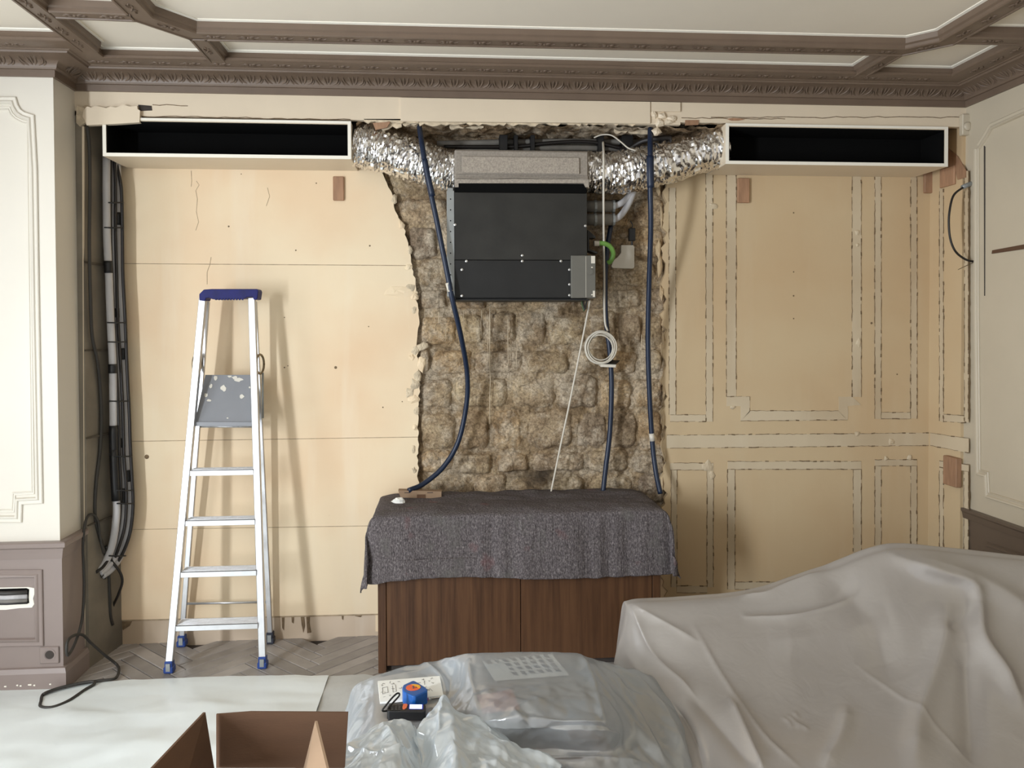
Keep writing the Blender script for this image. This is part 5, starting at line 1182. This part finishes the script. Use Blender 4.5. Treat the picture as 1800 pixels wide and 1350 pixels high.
drape('sofa_dust_film', rows, 330, 300, FILM_S, 'large milky plastic sheet draped over the sofa at right', 'dust sheet',
      folds=[([(1560,975),(1640,1010),(1710,1040),(1722,1120),(1760,1180),(1800,1250)],14,.030), ([(1665,1060),(1650,1150),(1615,1260),(1608,1360)],22,.024), ([(1720,1045),(1700,1080),(1660,1110)],14,-.01),
             ([(1700,1130),(1705,1240),(1710,1350)],22,-.02), ([(1600,980),(1720,1020),(1830,1090)],18,.02), ([(1305,1078),(1320,1086),(1400,1084),(1470,1062),(1510,1035)],5,.012), ([(1298,1048),(1345,1044),(1380,1030),(1450,1003)],5,.010),
             ([(1220,1100),(1270,1190),(1340,1290),(1410,1352)],5,.006), ([(1280,1225),(1320,1310),(1345,1360)],12,.02), ([(1110,1065),(1150,1150),(1200,1200),(1225,1225)],10,.014), ([(1208,1215),(1260,1270),(1330,1352)],14,-.012),
             ([(1500,1165),(1600,1240),(1720,1350)],4,.004), ([(1490,1240),(1478,1300),(1445,1352)],14,.014), ([(1350,1130),(1450,1120),(1560,1080)],30,.012), ([(1450,1005),(1530,1090),(1570,1200)],34,-.016), ([(1110,1062),(1160,1090),(1230,1130)],8,.008),
             ([(1182,1235),(1215,1290),(1235,1355)],9,-.02), ([(1376,1262),(1388,1272),(1392,1282)],2.5,.004), ([(1384,1258),(1398,1270),(1404,1282)],2.5,.004), ([(1394,1252),(1404,1264)],2.5,.004), ([(1400,1272),(1412,1278),(1422,1285)],2.5,.004)],
      cr_=[(61,.60,.004,1),(77,.25,.0022,2),(78,.09,.0012,2)], calm=[])
# covered sofa and table
sofa = thing('sofa', 'beige sofa faintly visible under the milky plastic sheet', 'sofa', (1.45,-1.9,0))
MB().box((.74,-2.3,.10), (2.2,-1.52,.28), .04).build('seat_base', UPH, sofa); MB().box((.70,-1.58,.10), (2.2,-1.40,.58), .05).build('backrest', UPH, sofa)
MB().box((.60,-2.2,.10), (.74,-1.50,.36), .04).build('armrest', UPH, sofa)
MB().box((.76,-2.28,.28), (1.38,-1.60,.36), .03).build('seat_cushion', UPH, sofa); MB().box((1.40,-2.28,.28), (2.1,-1.60,.36), .03).build('seat_cushion', UPH, sofa)
for x, y in ((.78,-2.28),(.78,-1.57),(2.1,-2.28),(2.1,-1.57)): MB().box((x,y,0), (x+.05,y+.05,.10), .004).build('leg', TWOOD, sofa)
tab = thing('coffee_table', 'low wooden table hidden beneath the clear plastic film', 'table', (.05,-1.9,0))
MB().box((-.24,-2.42,.42), (.42,-1.66,.455), .004).build('tabletop', TWOOD, tab)
for x, y in ((-.23,-2.40),(.36,-2.40),(-.23,-1.72),(.36,-1.72)): MB().box((x,y,0), (x+.045,y+.045,.42), .003).build('leg', TWOOD, tab)
tr0 = [PZ(x, y, .550) for x, y in ((842,1158),(1008,1158),(1040,1250),(866,1250))]
tray = MB().prism(tr0, (0,0,-1), .10).build('storage_box', BOOKG); tag(tray, 'grey box raising the clear film at the table centre', 'box')
pg = [PZ(x, y, .5600) for x, y in ((848,1162),(970,1149),(1000,1186),(870,1196))]
pgt = thing('printed_sheet', 'printed page with small grey pictures under the clear film', 'paper', tuple(pg[0]))
MB().prism(pg, (0,0,-1), .0015).build('page', PAPER, pgt)
def onpg(u, v): return pg[0]*(1-u)*(1-v)+pg[1]*u*(1-v)+pg[2]*u*v+pg[3]*(1-u)*v+np.array([0,0,.0006])
rr = random.Random(2)
for j in range(4):
    for i in range(8):
        u, v = .07+i*.118, .10+j*.22
        if j > 0 and i < 2: continue
        w, h = .045+.02*rr.random(), .07+.03*rr.random()
        if i > 4 and j < 2: w = .055
        MB().prism([onpg(u-w*.6,v-h), onpg(u+w*.6,v-h*.8), onpg(u+w*.7,v+h), onpg(u-w*.4,v+h*.7)], (0,0,1), .0003).build('picture', INKG, pgt)
rc = MB().prism([PZ(x, y, .5600) for x, y in ((838,1222),(900,1212),(915,1246),(850,1254))], (0,0,-1), .001).build('rose_card', PINKB); tag(rc, 'rose coloured card under the clear film beside tape measure', 'card')
# ---- small things on the film
ZT = .503
np_ = [PZ(x, y, ZT+.006) for x, y in ((664,1197),(773,1188),(779.5,1222),(668,1234))]
note = thing('notepad', 'white notepad page with pencil sketches and figures', 'notepad', tuple(np_[3]-np.array([0,0,.006])))
MB().prism(np_, (0,0,-1), .006).build('page', PAPER, note)
def onn(u, v): return np_[0]*(1-u)*(1-v)+np_[1]*u*(1-v)+np_[2]*u*v+np_[3]*(1-u)*v+np.array([0,0,.0005])
def stroke(pts, w=.0005): MB().tube([onn(*p) for p in pts], w, 4).build('pencil_line', INK, note)
stroke([(.06,.36),(.14,.34),(.14,.62),(.10,.62)]); stroke([(.06,.36),(.055,.66),(.09,.64),(.09,.56)]); stroke([(.20,.45),(.25,.46)]); stroke([(.22,.30),(.22,.62),(.27,.60),(.27,.26)])
stroke([(.74,.18),(.73,.40)]); stroke([(.80,.60),(.84,.75)]); 
def scribble(u, v, n, s=.018, sd=0):
    r = random.Random(sd); pts = [(u+i*s*.42, v+r.uniform(-.045,.045)) for i in range(n)]; stroke(pts, .00045)
for i, (u, v, n) in enumerate(((.06,.16,7),(.05,.24,5),(.18,.12,4),(.20,.22,8),(.31,.15,6),(.32,.44,7),(.03,.55,3),(.62,.30,8),(.55,.28,6),(.70,.14,6),(.72,.26,4),(.80,.22,5),(.84,.12,6),(.72,.52,5),(.85,.34,5),(.76,.68,6),(.06,.80,5),(.15,.74,4))): scribble(u, v, n, sd=i)
# tape measure
tz = ZT+.043
tm = thing('tape_measure', 'blue tape measure with round orange label on the notepad', 'tape measure', tuple(PZ(729,1218,ZT+.006)))
ol = [PZ(x, y, tz) for x, y in ((707,1208),(709,1203.5),(724,1196.5),(728,1196),(732,1198),(747,1207),(751.5,1211),(751,1214.5),(730,1223.5),(725,1223.5),(710,1216),(707.5,1213))]
tb = MB().prism(ol, (0,0,-1), tz-ZT-.0065).build('case', TBLUE, tm); bv = tb.modifiers.new('b','BEVEL'); bv.width = .003; bv.segments = 3; auto_smooth(tb, 40)
lc = PZ(726.5,1208.5,tz)
dk = MB().lathe(lc, (0,0,1), [(0,.0205),(.0006,.0205)], 28).build('round_label', TORG, tm)
MB().prism([lc+np.array([.0195*math.cos(a), .0195*math.sin(a), .0008]) for a in np.linspace(-.5, 1.9, 14)], (0,0,1), .0003).build('label_sector', TYEL, dk)
def glyph5(o, s, z):
    g5 = [(.5,1),(-.4,1),(-.45,.15),(.1,.25),(.5,-.1),(.45,-.65),(0,-.95),(-.5,-.7)]
    return [o+np.array([x*s*.6, y*s, z]) for x, y in g5]
MB().tube(glyph5(lc+np.array([0,-.001,0]), .0065, .0014), .0011, 6).build('digit', INK, dk)
MB().tube([lc+np.array([.006,-.005,.0014]), lc+np.array([.008,.001,.0014]), lc+np.array([.010,-.005,.0014])], .0007, 5).build('letter', INK, dk)
# laser meter
lz = ZT+.026
lm = thing('laser_meter', 'black laser distance meter with glowing screen and wrist strap', 'laser meter', tuple(PZ(714,1250,ZT)))
lt = [PZ(x, y, lz) for x, y in ((683,1238),(687,1236.5),(746,1237.5),(748.5,1240),(748.5,1249),(746,1251),(683,1250),(680,1247.5))]
lb = MB().prism(lt, (0,0,-1), lz-ZT-.001).build('case', BLACKP, lm); bv = lb.modifiers.new('b','BEVEL'); bv.width = .002; bv.segments = 2
def onl(pts, th, nm, m_, par=lm): return MB().prism([PZ(x, y, lz+.0002) for x, y in pts], (0,0,1), th).build(nm, m_, par)
sc = onl([(719,1237.8),(744,1238),(744,1246.8),(718.5,1246.6)], .0004, 'screen_frame', SCRB)
MB().prism([PZ(x, y, lz+.0008) for x, y in ((720.5,1238.6),(742,1238.8),(741.5,1245.8),(720,1245.6))], (0,0,1), .0003).build('screen', SCREEN, sc)
onl([(709,1238),(714,1237.6),(716.5,1239),(714.5,1245),(711,1247),(708,1246.5),(707.5,1243)], .0012, 'measure_button', ORBTN)
for j in range(3):
    for i in range(3): onl([(688+i*6,1238.3+j*3.6),(692+i*6,1238.4+j*3.6),(692+i*6,1240.8+j*3.6),(687.5+i*6,1240.7+j*3.6)], .001, 'key', GBTN)
st_ = [PZ(681,1250,lz-.008), PZ(672,1249,lz), PZ(680,1238,lz+.012), PZ(690,1226,lz+.022), PZ(698,1219,lz+.026), PZ(702,1219.5,lz+.024), PZ(701,1224,lz+.018), PZ(692,1234,lz+.008), PZ(684,1243,lz+.002), PZ(680,1249,lz-.006)]
MB().tube(cr(st_, 6), .0024, 8).build('wrist_strap', BLACKP, lm, smooth=True)
# pen
pn = thing('pen', 'magenta pen lying between tape measure and laser meter', 'pen', tuple(PZ(740,1232,ZT+.004)))
MB().tube([PZ(716,1236,ZT+.010), PZ(752,1229,ZT+.010)], .0042, 10).build('barrel', MAGENTA, pn, smooth=True)
MB().tube([PZ(752,1229,ZT+.010), PZ(758,1227.8,ZT+.010)], [.0042,.0036], 10).build('ferrule', SCREW, pn, smooth=True)
MB().tube([PZ(758,1227.8,ZT+.010), PZ(780,1224,ZT+.010)], [.0014,.0010], 8).build('needle', CORDW, pn, smooth=True)

# cardboard box
bx = thing('cardboard_box', 'open brown cardboard box at the bottom beside the covered table', 'box', (-.58,-2.45,0))
hz = .545; yb = -2.26
xl_ = PY(379,1350,yb)[0]; xr_ = PY(606,1350,yb)[0]; yn = yb-.36; tt = .005
for nm, a, b in (('back_wall',(xl_,yb-tt,0.012),(xr_,yb,hz)),('front_wall',(xl_,yn,0.012),(xr_,yn+tt,hz)),('side_wall',(xl_,yn+tt,0.012),(xl_+tt,yb-tt,hz)),('side_wall',(xr_-tt,yn+tt,0.012),(xr_,yb-tt,hz)),('box_floor',(xl_+tt,yn+tt,0.012),(xr_-tt,yb-tt,0.017))):
    MB().box(a, b).build(nm, CARD, bx)
MB().prism([PY(380,1350,yb), PY(380,1256,yb+.02), PY(440,1251.5,yb+.02), PY(612,1252.5,yb+.02), PY(606,1350,yb)], (0,1,0), .005).build('back_flap', CARD, bx)
a = PY(373,1352,yb-.01); b = PY(357,1252,yb+.0); MB().prism([a, b, b+np.array([-.045,-.30,.0]), np.array([a[0],yn,a[2]])], (1,0,0), .005).build('side_flap', CARD, bx)
a = PY(537,1352,yb-.06); b = PY(558,1267,yb-.05); MB().prism([a, b, b+np.array([.075,-.26,-.02]), np.array([a[0]+.03,yn,a[2]])], (-1,0,0), .005).build('side_flap', CARDL, bx)  # same card as the box, daylight from the left painted in
